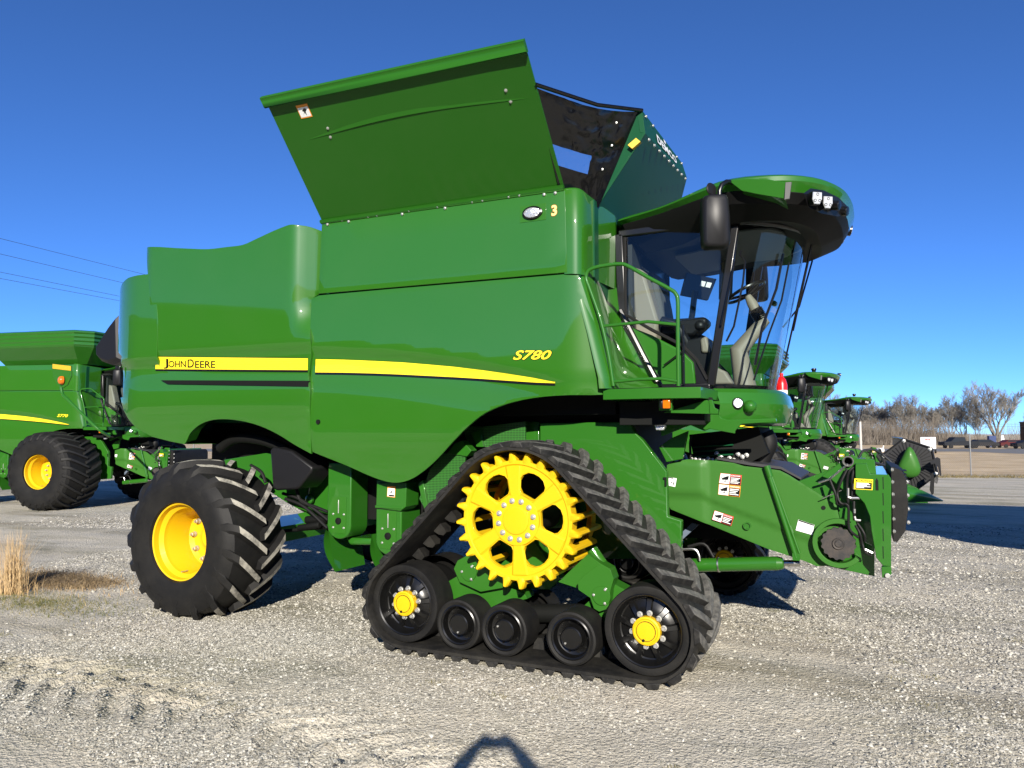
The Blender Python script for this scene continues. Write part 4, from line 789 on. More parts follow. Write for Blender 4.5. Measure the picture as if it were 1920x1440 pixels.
# drive sprocket: yellow wheel with six windows and bent paddle teeth
SY = 5.60
def sprocket_face(y0, y1):
    mb = MB(); nS = 120; ro = .482
    def win_r(k, t): pass
    bmv = []; c = Vector((c_s.x, 0, c_s.y))
    outer = [(ro * math.cos(2 * math.pi * k / nS), ro * math.sin(2 * math.pi * k / nS)) for k in range(nS)]
    wins = []
    for k in range(6):
        t = R_(60 * k + 4); ws = [(.222, -.050), (.222, .050), (.255, .090), (.30, .108), (.35, .100), (.388, .066), (.402, .022), (.402, -.022), (.388, -.066), (.35, -.100), (.30, -.108), (.255, -.090)]
        ws = [(.313 + (r - .313) * 1.06, a * 1.09) for r, a in ws]; wins.append([(r * math.cos(t) - a * math.sin(t), r * math.sin(t) + a * math.cos(t)) for r, a in ws])
    V = [Vector(p) for p in outer]; F = [list(range(nS))]; E_ = []
    for w_ in wins:
        b = len(V); V += [Vector(p) for p in w_]; E_ += [(b + i, b + (i + 1) % len(w_)) for i in range(len(w_))]
    r = geometry.delaunay_2d_cdt(V, E_, F, 2, 1e-6); vv, ff_ = r[0], r[2]
    def inwin(x, y):
        for w_ in wins:
            ins = False; j = len(w_) - 1
            for i in range(len(w_)):
                if (w_[i][1] > y) != (w_[j][1] > y) and x < (w_[j][0] - w_[i][0]) * (y - w_[i][1]) / (w_[j][1] - w_[i][1]) + w_[i][0]: ins = not ins
                j = i
            if ins: return True
        return False
    keep = [f for f in ff_ if not inwin(sum(vv[i].x for i in f) / len(f), sum(vv[i].y for i in f) / len(f))]
    for y in (y0, y1): mb.add([c + Vector((p.x, y, p.y)) for p in vv], keep)
    for loop in [outer] + wins: mb.loft([[c + Vector((x, y0, z)) for x, z in loop], [c + Vector((x, y1, z)) for x, z in loop]], cap=False)
    return mb, c, wins
mb, c, wins = sprocket_face(SY, SY + .03)
for w_ in wins:                            # raised rims round the windows
    m0 = Vector((sum(p[0] for p in w_) / len(w_), sum(p[1] for p in w_) / len(w_)))
    lo = [[c + Vector((m0.x + (p[0] - m0.x) * k, SY - h, m0.y + (p[1] - m0.y) * k)) for p in w_] for k, h in ((1.0, 0), (1.02, .010), (1.06, .010), (1.10, 0))]; mb.loft(lo, cap=False)
mb.lathe(c + Vector((0, SY, 0)), [(.484, .0), (.486, -.012), (.455, -.012), (.445, 0)], 80, cap=False)
mb.lathe(c + Vector((0, SY, 0)), [(.205, .0), (.205, -.02), (.175, -.022), (.115, -.02), (.115, -.03), (.10, -.034), (.02, -.022), (0, -.026)], 56)
for k in range(6):
    t = R_(60 * k + 34); d = Vector((math.cos(t), 0, math.sin(t))); e = Vector((-math.sin(t), 0, math.cos(t)))
    mb.loft([[c + d * r + e * w_ + Vector((0, SY - h, 0)) for r, w_, h in ((.2, -.05, 0), (.2, -.035, .014), (.2, .035, .014), (.2, .05, 0))], [c + d * r + e * w_ + Vector((0, SY - h, 0)) for r, w_, h in ((.44, -.075, 0), (.44, -.06, .012), (.44, .06, .012), (.44, .075, 0))]])
NT = 24
for k in range(NT):                        # paddle teeth, rolled over at the tip, and the cross bars behind
    t = 2 * math.pi * (k + .3) / NT; d = Vector((math.cos(t), 0, math.sin(t))); e = Vector((-math.sin(t), 0, math.cos(t)))
    mb.loft([[c + d * r + e * a + Vector((0, SY + y, 0)) for a, y in ((-w_, -.004), (-w_ * .5, -.022 * b - .004), (w_ * .5, -.022 * b - .004), (w_, -.004), (w_, .05), (-w_, .05))] for r, w_, b in ((.455, .042, .2), (.492, .036, .8), (.525, .026, 1.2), (.548, .019, 1.2), (.556, .010, .6))])
    mb.loft([[c + d * (.505 + a * .034) + e * (b * .02) + Vector((0, y, 0)) for a, b in ((-1, -1), (.6, -1), (1, 0), (.6, 1), (-1, 1))] for y in (SY + .03, SY + .60)])
mb.lathe(c + Vector((0, SY + .03, 0)), [(.475, 0), (.475, .10), (.455, .10), (.455, .0)], 60, cap=False); mb.lathe(c + Vector((0, SY + .5, 0)), [(.475, 0), (.475, .10), (.43, .10), (.43, .0)], 60, cap=False)
mb.lathe(c + Vector((0, SY + .02, 0)), [(.14, 0), (.14, .6)], 40, 2)
for k in range(12):
    t = 2 * math.pi * (k + .4) / 12; mb.bolt(c + Vector((.158 * math.cos(t), SY - .02, .158 * math.sin(t))), .0175, .022, (0, -1, 0), 1)
mb.build('drive_sprocket', [YELLOW, BOLT, VOID], track, .003, 32)
def idler(cc, y0, back=False):
    mb = MB(); c = Vector((cc.x, y0, cc.y)); R0 = RI - .004
    mb.lathe(c, [(R0 - .06, .002), (R0 - .03, -.004), (R0 - .006, .0), (R0, .012), (R0, .27), (R0 - .06, .28)], 64, 2, cap=False)
    mb.lathe(c, [(R0 - .058, .0), (R0 - .066, -.008), (R0 - .075, .0), (R0 - .085, .05), (R0 - .10, .085), (R0 - .11, .09)], 64, 0, cap=False)
    mb.lathe(c, [(R0 - .10, .10), (R0 - .16, .085), (.13, .055), (.12, .04), (.0, .04)], 48, 0)
    for k in range(9):
        t = 2 * math.pi * (k + .2) / 9; d = Vector((math.cos(t), 0, math.sin(t))); e = Vector((-d.z, 0, d.x))
        mb.loft([[c + d * r + e * a * w_ + Vector((0, y, 0)) for a, y in ((-1, .10), (-.6, h), (.6, h), (1, .10))] for r, w_, h in ((.11, .032, .03), (.17, .026, .045), (.235, .034, .08))])
    for k in range(10): t = 2 * math.pi * (k + .3) / 10; mb.bolt(c + Vector((.124 * math.cos(t), .042, .124 * math.sin(t))), .0165, .034, (0, -1, 0), 1)
    mb.lathe(c, [(.105, .045), (.105, -.012), (.092, -.018), (.085, -.012), (.082, -.016), (.0, -.02)], 40, 3)
    mb.lathe(c, [(.074, -.0165), (.074, -.0215), (.070, -.0215)], 40, 0, cap=False); mb.lathe(c + Vector((-.02, 0, -.068)), [(.011, -.014), (.011, -.024), (0, -.024)], 12, 0)
    for sg in (1,): mb.lathe(c, [(.07, .1), (.07, .62)], 20, 0); mb.lathe(c, [(R0, .54), (R0, .78), (R0 - .07, .8), (R0 - .09, .6), (R0 - .07, .54)], 48, 2, cap=False); mb.lathe(c, [(R0 - .07, .56), (.1, .58), (.1, .6)], 40, 0, cap=False)
    return mb.build('idler_wheel', [BLACK, BOLT, ROLLER_RUBBER, YELLOW], track, 0, 32)
idler(c_f, 5.56); idler(c_r, 5.56)
def roller(u, v, y0):
    q_ = at(u, v, y0); r = .208; c = Vector((q_.x, y0, .115 - .04 + r)); mb = MB()
    mb.lathe(c, [(r - .045, .004), (r - .02, -.004), (r - .004, .002), (r, .014), (r, .26), (r - .04, .27)], 48, 1, cap=False)
    mb.lathe(c, [(r - .043, .0), (r - .052, -.006), (r - .062, .004), (r - .07, .07), (.10, .085), (.092, .03), (.088, .008), (.080, .0), (.076, .004), (0, .004)], 48, 0, cap=False)
    for k in range(10): t = 2 * math.pi * k / 10; mb.bolt(c + Vector((.118 * math.cos(t), .078, .118 * math.sin(t))), .008, .014, (0, -1, 0), 0)
    t = random.Random(int(u)).uniform(2.6, 6.2); mb.lathe(c + Vector((.06 * math.cos(t), .004, .06 * math.sin(t))), [(.008, 0), (.008, -.006), (0, -.006)], 10, 2)
    mb.lathe(c, [(r, .54), (r, .78), (r - .05, .79), (r - .06, .6), (r - .05, .54)], 40, 1, cap=False); mb.lathe(c, [(r - .05, .56), (.06, .58), (.06, .2)], 30, 0, cap=False)
    return mb.build('roller', [BLACK, ROLLER_RUBBER, BOLT], track, 0, 32)
roller(859, 1171, 5.56); roller(944, 1181, 5.56); roller(1070, 1196, 5.56)
# undercarriage
mb = MB(); U = lambda pts, Y: [xz(u, v, Y) for u, v in pts]
mb.prism(U([(838, 1092), (862, 1078), (930, 1090), (985, 1112), (990, 1122), (958, 1130), (925, 1140), (900, 1150), (866, 1120), (845, 1145)], 5.9), 5.88, 6.05)
mb.prism(U([(855, 1065), (862, 1050), (880, 1040), (905, 1032), (950, 1080), (960, 1098), (905, 1108), (892, 1102), (866, 1090)], 5.84), 5.80, 5.90)
mb.prism(U([(1085, 1090), (1100, 1075), (1128, 1056), (1145, 1066), (1152, 1085), (1146, 1105), (1142, 1140), (1125, 1146), (1115, 1140), (1108, 1120), (1086, 1105)], 5.80), 5.78, 5.92)
mb.prism(U([(1045, 1092), (1100, 1040), (1128, 1060), (1085, 1105)], 5.9), 5.92, 6.0)
mb.prism(U([(1095, 1136), (1145, 1090), (1182, 1110), (1150, 1160), (1128, 1172)], 5.9), 5.88, 6.05)
mb.prism(U([(870, 1075), (905, 1020), (935, 1000), (1010, 1010), (1060, 1080), (1040, 1100), (905, 1100)], 6.2), 6.08, 6.2)
mb.prism(U([(885, 860), (950, 850), (1040, 880), (1080, 1000), (1040, 1050), (900, 1040), (870, 960)], 6.3), 6.35, 6.5, 1)
mb.prism(U([(892, 900), (945, 890), (965, 930), (905, 950)], 6.25), 6.28, 6.34); mb.prism(U([(1015, 950), (1055, 945), (1058, 990), (1018, 992)], 6.25), 6.28, 6.34); mb.prism(U([(985, 1030), (1030, 1025), (1040, 1060), (1000, 1075)], 6.25), 6.24, 6.34)
for u, v, y in ((879, 1073, 5.795), (1128, 1117, 5.775)):
    p = at(u, v, y); mb.lathe(p, [(.075, 0), (.075, .008), (.07, .008), (0, .009)], 28, 0, (0, -1, 0))
    for k in range(3): t = 1.0 + 2.1 * k; mb.bolt(p + Vector((.062 * math.cos(t), -.004, .062 * math.sin(t))), .012, .014, (0, -1, 0), 2)
mb.tube([at(1110, 1030, 6.05), at(1150, 1090, 6.05)], .05, 12); mb.tube([at(990, 1150, 6.1), at(1130, 1150, 6.1)], .08, 12, 1)
mb.build('track_frame', [GREEN_CAST, VOID, BOLT], track, .012)
# far track, seen only beneath the feeder house
ft = copy_tree(track, main, ('x',)); ft.location = (0, 3.5, 0)

# ------------------------------------------------------------------ tyres
def tyre(name, parent, R, W, rim, nl, lug_h, sweep, cy, mats, lugw=.045):
    """agricultural tyre about the origin, near sidewall facing -y"""
    mb = MB(); h = W / 2
    prof = [(rim, -h * .80), (rim + .02, -h * .93), (rim + (R - rim) * .35, -h * 1.0), (rim + (R - rim) * .62, -h * .99), (R - .10, -h * .93), (R - .045, -h * .82), (R - .02, -h * .5), (R - .012, 0), (R - .02, h * .5), (R - .045, h * .82), (R - .10, h * .93), (rim + (R - rim) * .5, h * 1.0), (rim + .02, h * .93), (rim, h * .8)]
    mb.lathe((0, 0, 0), prof, 96, 0, cap=False)
    def rad(y): a = abs(y) / h; return float(np.interp(a, [0, .5, .82, .93, 1.0], [R - .012, R - .02, R - .045, R - .10, R - .19]))
    def cyl(t, y, dr): r = rad(y) + dr; return (r * math.sin(t), y, r * math.cos(t))
    for i in range(nl):
        for s_, off in ((-1, 0), (1, .5)):
            t0 = 2 * math.pi * (i + off) / nl; lo = []; N_ = 10
            for k in range(N_ + 1):
                q_ = k / N_; y = s_ * h * (1.0 - (1.05) * q_) ; t = t0 + sweep * q_ ** .9; w_ = (lugw + .012 * (1 - q_)) / R
                hh = lug_h * (.35 + .65 * min(1, q_ * 5)); lo.append([cyl(t - w_ * 1.3, y, -.012), cyl(t - w_ * .7, y, hh), cyl(t + w_ * .7, y, hh), cyl(t + w_ * 1.3, y, -.012)])
            b = len(mb.f); mb.loft(lo)
            for j in range(b, len(mb.f)):
                vs = [Vector(mb.v[i_]) for i_ in mb.f[j]]; cc = sum(vs, Vector()) / len(vs); rr = math.hypot(cc.x, cc.z)
                if rr > rad(cc.y) + lug_h * .9 and abs(cc.y) < h * .88: mb.m[j] = 1
    mb.v = [(x, y, max(z, -R * .965) if z < 0 else z) for x, y, z in mb.v]
    return mb.build(name, mats, parent, .004, 28)
def rim_disc(parent, rim, W, deep, nb, br):
    h = W / 2; mb = MB(); mb.lathe((0, 0, 0), [(rim + .022, -h * .80), (rim + .025, -h * .84), (rim + .012, -h * .86), (rim - .005, -h * .84), (rim - .012, -h * .70), (rim - .05, -h * .62), (rim - .055, -h * .5), (rim - .075, -h * .40), (rim - .08, deep), (rim - .12, deep + .035), (.20, deep + .04), (.13, deep + .02), (.11, deep + .0), (0, deep)], 72, 0, cap=False)
    for k in range(nb): t = 2 * math.pi * (k + .15) / nb; p = Vector((br * math.cos(t), deep + .035, br * math.sin(t))); mb.lathe(p, [(.030, 0), (.030, -.014), (.022, -.016), (.022, -.05), (.012, -.055), (.012, -.068), (0, -.068)], 10, 1)
    mb.lathe((0.02, -h * .5, -rim + .07), [(.006, 0), (.006, -.08)], 8, 1); return mb.build('rim', [YELLOW, BRONZE], parent, .0, 30)
tw = at(333, 1020, 5.52)
def rear_wheel(y, s):
    w_ = empty('rear_wheel', main, (tw.x - .03, y, .768)); w_.rotation_euler = (R_(5), R_(11), 0 if s > 0 else math.pi)
    w_.rotation_euler = (0, R_(9), R_(0 if s > 0 else 180)); return w_
rw = rear_wheel(5.52 + .39, 1); tyre('tyre', rw, .785, .80, .385, 17, .066, .42, 0, [RUBBER, RUBBER_WORN], .040); rim_disc(rw, .385, .80, .05, 10, .25)
rw2 = rear_wheel(15.4 - 5.91, -1)
for ch in kids(rw): c2 = ch.copy(); COL.objects.link(c2); c2.parent = rw2

# ------------------------------------------------------------------ the other combines: copies of the body on wheels
MWHEEL = empty('front_wheel', None); tyre('tyre', MWHEEL, 1.06, 1.30, .46, 26, .05, .30, 0, [RUBBER, rubber('clean_lug_rubber', .024, .10, 8, (.09, .085, .08))], .036); rim_disc(MWHEEL, .46, 1.30, -.1, 10, .22)
def fp_world(P): return P
def combine_copy(dx, dy, dz, rz, label, model, skip=(), wheel_x=-2.55):
    c = Vector((-3.5, 7.7, 0)); Rm = Matrix.Rotation(rz, 3, 'Z')
    o = copy_tree(main, None, ('track_assembly', 'tank_flap', 'tarp', 'front_tank_flap', 'strap_buckle', 'unit_number', 'unit_number_outline', 'hinge', 'fluid_tank', 'model_number', 'model_number_outline') + tuple(skip))
    o.location = c - Rm @ c + Vector((dx, dy, dz)); o.rotation_euler = (0, 0, rz)
    tag(o, label, 'combine harvester', 'green combine harvesters parked in the gravel yard')
    for s in (1, -1):
        w_ = MWHEEL.copy(); COL.objects.link(w_); w_.parent = o; w_.location = (wheel_x, 5.80 if s > 0 else 15.4 - 5.80, 1.03); w_.rotation_euler = (0, .2, 0 if s > 0 else math.pi)
        for ch in kids(MWHEEL): k = ch.copy(); COL.objects.link(k); k.parent = w_
    mb = MB(); z0, z1, z2 = 4.04, 4.50, 5.0
    ring = lambda e, z, cz=.35: [(-5.0 - e, 6.2 - e + cz, z), (-5.0 - e + cz, 6.2 - e, z), (-2.15 + e - cz, 6.2 - e, z), (-2.15 + e, 6.2 - e + cz, z), (-2.15 + e, 9.2 + e - cz, z), (-2.15 + e - cz, 9.2 + e, z), (-5 - e + cz, 9.2 + e, z), (-5 - e, 9.2 + e - cz, z)]
    rr_ = [ring(0, z0, .15), ring(.42, z1)]
    for k in range(4): zz_ = z1 + .115 * k; rr_ += [ring(.42, zz_ + .005), ring(.45, zz_ + .055), ring(.45, zz_ + .08), ring(.42, zz_ + .10)]
    mb.loft(rr_ + [ring(.36, z2 - .03), ring(.1, z2 - .04)])
    t = mb.build('tank_extension', GREEN, o, .0, 20)
    mb = MB(); mb.add([(-2.02, 6.95, 4.18), (-1.94, 6.95, 4.28), (-1.94, 7.75, 4.28), (-2.02, 7.75, 4.18)], [(0, 1, 2, 3)]); mb.build('clear_window', LENS, t)
    if model:
        c4 = [at_s(u, v, S_side) for u, v in q780]; fn = quadmap(c4, S_side, .006); mb = MB(); r = letters(mb, model, fn, 0, .022, .28); mb.build('model_number', STRIPE, o, flat=True)
    return o
s770 = combine_copy(-18.1, 7.5, -.2, .20, 'green combine on wheels at the left edge, amber lamp on its bent arm', 'S770')
c2 = combine_copy(-.55, 18.6, -.27, -.02, 'green combine directly behind the large one, small red extinguisher under its hood', '', ('fire_extinguisher',))
c3 = combine_copy(.53, 32.5, -.46, 0., 'farthest green combine, its cab and roof standing before the bare trees', '', ('fire_extinguisher',))
c4 = combine_copy(11.9, 4.9, 0., 0., 'unseen green combine added ahead of the large one to cast the shadow on the right gravel', '', ('auger_spout', 'unloading_auger'))  # copy added out of view to cast the right-hand shadow
bpy.context.view_layer.update()
Mi = s770.matrix_world.inverted(); W = lambda u, v, Y: Mi @ at(u, v, Y)
mb = MB(); mb.tube(spl([W(u, v, Y) for u, v, Y in ((205, 818, 12.6), (186, 806, 12.3), (160, 782, 12.2), (128, 750, 12.1), (116, 735, 12.1), (115, 700, 12.1))], 5), .035, 10); wa = mb.build('warning_arm', GREEN, s770)
mb = MB(); mb.plate([W(u, v, 12.06) for u, v in ((98, 682), (133, 686), (133.5, 705), (126, 722), (118, 727), (107, 722), (99, 706))], Mi.to_3x3() @ Vector((0, .03, 0))); wp = mb.build('warning_plate', GREEN_CAST, s770, .004)
mb = MB(); mb.plate([W(u, v, 12.05) for u, v in ((98.5, 682.5), (132.5, 686.5), (132.5, 695), (98.5, 691))], Mi.to_3x3() @ Vector((0, .008, 0))); mb.build('reflector_strip', mat('ochre_reflector', (.62, .36, .02), .35, coat=.5), wp)
mb = MB(); mb.lathe(W(116, 713, 12.03), [(.105, .02), (.105, -.02), (.09, -.06), (.05, -.085), (0, -.09)], 24, 0, Mi.to_3x3() @ Vector((.3, 1, 0))); mb.build('amber_lamp', AMBER, wp)
mb = MB(); mb.lathe(Vector((-.95, 8.35, 1.62)), [(0, 0), (.09, 0), (.1, .03), (.1, .42), (.07, .5), (.03, .53)], 16, 0, (0, 0, 1)); mb.build('fire_extinguisher', RED, c2)
for ch in kids(MWHEEL): bpy.data.objects.remove(ch)
bpy.data.objects.remove(MWHEEL)
def rebase(o, base):
    """put the Empty at the machine's base on the ground"""
    b = Vector(base); M = Matrix.Rotation(o.rotation_euler.z, 3, 'Z')
    for ch in kids(o): ch.location = Vector(ch.location) - b
    o.location = Vector(o.location) + M @ b
for o in (main, s770, c2, c3, c4): rebase(o, (-3.8, 7.7, 0))

# ------------------------------------------------------------------ ground
def vnoise(x, y, sc, seed=0):
    x = np.asarray(x) * sc + seed * 17.3; y = np.asarray(y) * sc + seed * 9.1; xi = np.floor(x); yi = np.floor(y); fx = x - xi; fy = y - yi
    h = lambda a, b: np.modf(np.abs(np.sin(a * 127.1 + b * 311.7 + seed * 7.7) * 43758.5453))[0]
    fx = fx * fx * (3 - 2 * fx); fy = fy * fy * (3 - 2 * fy)
    return (h(xi, yi) * (1 - fx) + h(xi + 1, yi) * fx) * (1 - fy) + (h(xi, yi + 1) * (1 - fx) + h(xi + 1, yi + 1) * fx) * fy
def gz(x, y):
    x = np.asarray(x, float); y = np.asarray(y, float)
    a = -.0138 * np.clip(y - 10, 0, 36); b = -.022 * np.clip(-10 - x, 0, 10)
    return np.minimum(a, b)
def circ3(a, b, c):
    ax, ay, bx, by, cx, cy = a.x, a.y, b.x, b.y, c.x, c.y; d = 2 * (ax * (by - cy) + bx * (cy - ay) + cx * (ay - by))
    ux = ((ax * ax + ay * ay) * (by - cy) + (bx * bx + by * by) * (cy - ay) + (cx * cx + cy * cy) * (ay - by)) / d; uy = ((ax * ax + ay * ay) * (cx - bx) + (bx * bx + by * by) * (ax - cx) + (cx * cx + cy * cy) * (bx - ax)) / d
    return ux, uy, math.hypot(ax - ux, ay - uy)
RUTS = [(*circ3(atz(150, 1290), atz(480, 1352), atz(760, 1432)), .40), (*circ3(atz(-60, 1235), atz(200, 1262), atz(430, 1320)), .26)]
def ruts(x, y):
    """pressed tyre cleat marks curving across the near left"""
    z = np.zeros_like(x)
    for cx, cy, rr, w_ in RUTS:
        d = np.hypot(x - cx, y - cy) - rr; th = np.arctan2(y - cy, x - cx); m = np.exp(-(d / w_) ** 4)
        wob = 2.5 * vnoise(x, y, 2.2, 12); sg = np.where(d > 0, 1, -1)
        z += m * (.042 * np.clip(np.sin(th * rr * 2 * np.pi / .30 + sg * d * 19 + wob), -.35, .8) - .012) * np.clip((vnoise(x, y, 1.3, 9) - .1) * 4, .45, 1) * (.5 + .7 * vnoise(x, y, 5, 13))
    return z
def relief(x, y):
    near = np.exp(-((np.hypot(x + 3, y - 6)) / 16) ** 4)
    q_ = .03 * (vnoise(x, y, .6, 1) - .5) + .016 * (vnoise(x, y, 2.3, 2) - .5) + .013 * (vnoise(x, y, 6, 3) - .5) + .010 * (vnoise(x, y, 14, 4) - .5)
    return near * q_ + near * ruts(x, y)
def axis(pieces):
    out = []
    for a, b, s in pieces: out += list(np.arange(a, b - 1e-6, s))
    return np.array(out + [pieces[-1][1]])
gx = axis([(-1500, -200, 130), (-200, -40, 16), (-40, -14, 1.0), (-14, -8, .16), (-8, 2.5, .05), (2.5, 8, .16), (8, 40, 1.), (40, 200, 16), (200, 1500, 130)])
gy = axis([(-300, -20, 40), (-20, 0, 2.5), (0, 3, .3), (3, 8, .05), (8, 16, .16), (16, 60, 1.), (60, 220, 10), (220, 1800, 120)])
X, Y = np.meshgrid(gx, gy); Z = gz(X, Y) + relief(X, Y)
nx, ny = len(gx), len(gy); me = bpy.data.meshes.new('ground')
idx = np.arange(nx * ny).reshape(ny, nx); q_ = np.stack([idx[:-1, :-1], idx[:-1, 1:], idx[1:, 1:], idx[1:, :-1]], -1).reshape(-1, 4)
def mesh_np(me, V, F):
    n = F.shape[1]; me.vertices.add(len(V)); me.vertices.foreach_set('co', np.asarray(V, np.float32).ravel()); me.loops.add(F.size); me.loops.foreach_set('vertex_index', F.astype(np.int32).ravel())
    me.polygons.add(len(F)); me.polygons.foreach_set('loop_start', np.arange(0, F.size, n, dtype=np.int32)); me.update(calc_edges=True); me.validate()
mesh_np(me, np.stack([X, Y, Z], -1).reshape(-1, 3), q_); me.polygons.foreach_set('use_smooth', np.ones(len(me.polygons), bool))
gm = bpy.data.materials.new('gravel_and_dirt'); gm.use_nodes = True; b_ = bsdf(gm); b_.inputs['Roughness'].default_value = .95; b_.inputs['Specular IOR Level'].default_value = .15
tcn = nd(gm, 'ShaderNodeTexCoord'); oc = tcn.outputs['Object']
def gnoise(sc, det=4, ro=.6, dist=0.):
    n = nd(gm, 'ShaderNodeTexNoise'); n.inputs['Scale'].default_value = sc; n.inputs['Detail'].default_value = det; n.inputs['Roughness'].default_value = ro; n.inputs['Distortion'].default_value = dist; lk(gm, oc, n.inputs[0]); return n.outputs[0]
def gvor(sc, rnd=1.):
    v = nd(gm, 'ShaderNodeTexVoronoi'); v.inputs['Scale'].default_value = sc; v.inputs['Randomness'].default_value = rnd; lk(gm, oc, v.inputs[0]); return v
def mixc(f, a, b):
    m_ = nd(gm, 'ShaderNodeMix', data_type='RGBA')
    for i, s in ((0, f), (6, a), (7, b)):
        if isinstance(s, (tuple, float, int)): m_.inputs[i].default_value = (*s, 1) if isinstance(s, tuple) else s
        else: lk(gm, s, m_.inputs[i])
    return m_.outputs[2]
v1, v2 = gvor(34), gvor(75)
stone = ramp(gm, v1.outputs['Color'], [(0., (.17, .16, .14)), (.3, (.38, .36, .305)), (.7, (.53, .505, .435)), (1., (.70, .67, .60))])
fine = ramp(gm, v2.outputs['Color'], [(0., (.25, .235, .195)), (.5, (.53, .50, .425)), (1., (.74, .70, .61))])
dirt = ramp(gm, gnoise(9, 8, .7), [(.3, (.42, .375, .29)), (.7, (.66, .605, .49))])
mp1 = ramp(gm, gnoise(.55, 5, .65, .6), [(.40, (0, 0, 0)), (.60, (1, 1, 1))]); mp2 = ramp(gm, gnoise(1.7, 5, .6, .4), [(.42, (0, 0, 0)), (.62, (1, 1, 1))])
wv = nd(gm, 'ShaderNodeTexNoise'); mpp = nd(gm, 'ShaderNodeMapping'); mpp.inputs['Scale'].default_value = (.12, 1.1, 1); mpp.inputs['Rotation'].default_value = (0, 0, R_(-22)); lk(gm, oc, mpp.inputs[0]); lk(gm, mpp.outputs[0], wv.inputs[0]); wv.inputs['Scale'].default_value = 1.; wv.inputs['Detail'].default_value = 4
lane = ramp(gm, wv.outputs[0], [(.42, (0, 0, 0)), (.60, (.9, .9, .9))])
c_ = mixc(mp2, fine, stone); c_ = mixc(mp1, c_, mixc(.45, dirt, fine)); c_ = mixc(lane, c_, mixc(.45, dirt, (.66, .60, .48)))
wv2 = nd(gm, 'ShaderNodeTexNoise'); mp3 = nd(gm, 'ShaderNodeMapping'); mp3.inputs['Scale'].default_value = (.10, .8, 1); mp3.inputs['Rotation'].default_value = (0, 0, R_(-26)); mp3.inputs['Location'].default_value = (7, 3, 0); lk(gm, oc, mp3.inputs[0]); lk(gm, mp3.outputs[0], wv2.inputs[0]); wv2.inputs['Scale'].default_value = 1.; wv2.inputs['Detail'].default_value = 6; wv2.inputs['Roughness'].default_value = .65
c_ = mixc(ramp(gm, wv2.outputs[0], [(.50, (0, 0, 0)), (.66, (.75, .75, .75))]), c_, (.19, .165, .11))
grs = ramp(gm, gnoise(.8, 6, .7, .5), [(.60, (0, 0, 0)), (.74, (.55, .55, .55))]); c_ = mixc(grs, c_, (.13, .135, .05))
wv4 = nd(gm, 'ShaderNodeTexNoise'); mp4 = nd(gm, 'ShaderNodeMapping'); mp4.inputs['Rotation'].default_value = (0, 0, R_(-25)); mp4.inputs['Scale'].default_value = (.22, .9, 1); mp4.inputs['Location'].default_value = (2, 9, 0); lk(gm, oc, mp4.inputs[0]); lk(gm, mp4.outputs[0], wv4.inputs[0]); wv4.inputs['Scale'].default_value = 1.; wv4.inputs['Detail'].default_value = 7; wv4.inputs['Roughness'].default_value = .7
c_ = mixc(ramp(gm, wv4.outputs[0], [(.36, (.8, .8, .8)), (.50, (0, 0, 0))]), c_, (.17, .165, .105)); c_ = mixc(ramp(gm, wv4.outputs[0], [(.56, (0, 0, 0)), (.72, (.6, .6, .6))]), c_, (.66, .62, .53))
damp = ramp(gm, gnoise(.28, 5, .62, .8), [(.34, (.55, .55, .55)), (.60, (0, 0, 0))]); c_ = mixc(damp, c_, mixc(.5, fine, (.19, .18, .13)))
wear = ramp(gm, gnoise(.42, 4, .6, 1.2), [(.48, (0, 0, 0)), (.70, (.6, .6, .6))]); c_ = mixc(wear, c_, mixc(.5, dirt, (.64, .59, .48)))
lk(gm, c_, b_.inputs['Base Color'])
hgt = nd(gm, 'ShaderNodeMath', operation='ADD'); h2 = nd(gm, 'ShaderNodeMath', operation='MULTIPLY'); h2.inputs[1].default_value = .5
lk(gm, v1.outputs['Distance'], hgt.inputs[0]); lk(gm, v2.outputs['Distance'], h2.inputs[0]); lk(gm, h2.outputs[0], hgt.inputs[1])
h3 = nd(gm, 'ShaderNodeMath', operation='ADD'); lk(gm, hgt.outputs[0], h3.inputs[0]); lk(gm, gnoise(60, 4, .7), h3.inputs[1])
bp = nd(gm, 'ShaderNodeBump'); bp.inputs['Strength'].default_value = .7; bp.inputs['Distance'].default_value = .022; lk(gm, h3.outputs[0], bp.inputs['Height']); lk(gm, bp.outputs[0], b_.inputs['Normal'])
me.materials.append(gm); ground = bpy.data.objects.new('ground', me); COL.objects.link(ground); tag(ground, kind='structure')
# loose stones lying on it
rg = np.random.default_rng(7)
def stones(n, x0, x1, y0, y1, smin, smax, keep):
    x = rg.uniform(x0, x1, n); y = rg.uniform(y0, y1, n); ok = keep(x, y) > rg.random(n); x, y = x[ok], y[ok]; n = len(x)
    s = smin + (smax - smin) * rg.random(n) ** 3.2; z = gz(x, y) + relief(x, y) + s * .12
    base = np.array([(1, 0, 0), (.3, .95, .1), (-.8, .55, 0), (-.8, -.6, .05), (.35, -.9, 0), (.1, .1, .72), (0, 0, -.5)])
    v = base[None] + rg.normal(0, .22, (n, 7, 3)); a = rg.uniform(0, 6.28, n); ca, sa = np.cos(a), np.sin(a); sq = rg.uniform(.6, 1.25, n)
    vx = (v[:, :, 0] * ca[:, None] - v[:, :, 1] * sa[:, None]); vy = (v[:, :, 0] * sa[:, None] + v[:, :, 1] * ca[:, None]) ; vz = v[:, :, 2] * sq[:, None]
    V = np.stack([vx * s[:, None] + x[:, None], vy * s[:, None] + y[:, None], vz * s[:, None] * .9 + z[:, None]], -1)
    f = np.array([(0, 1, 5), (1, 2, 5), (2, 3, 5), (3, 4, 5), (4, 0, 5)])
    return V.reshape(-1, 3), (f[None] + (np.arange(n) * 7)[:, None, None]).reshape(-1, 3), np.repeat(rg.random(n), 5)
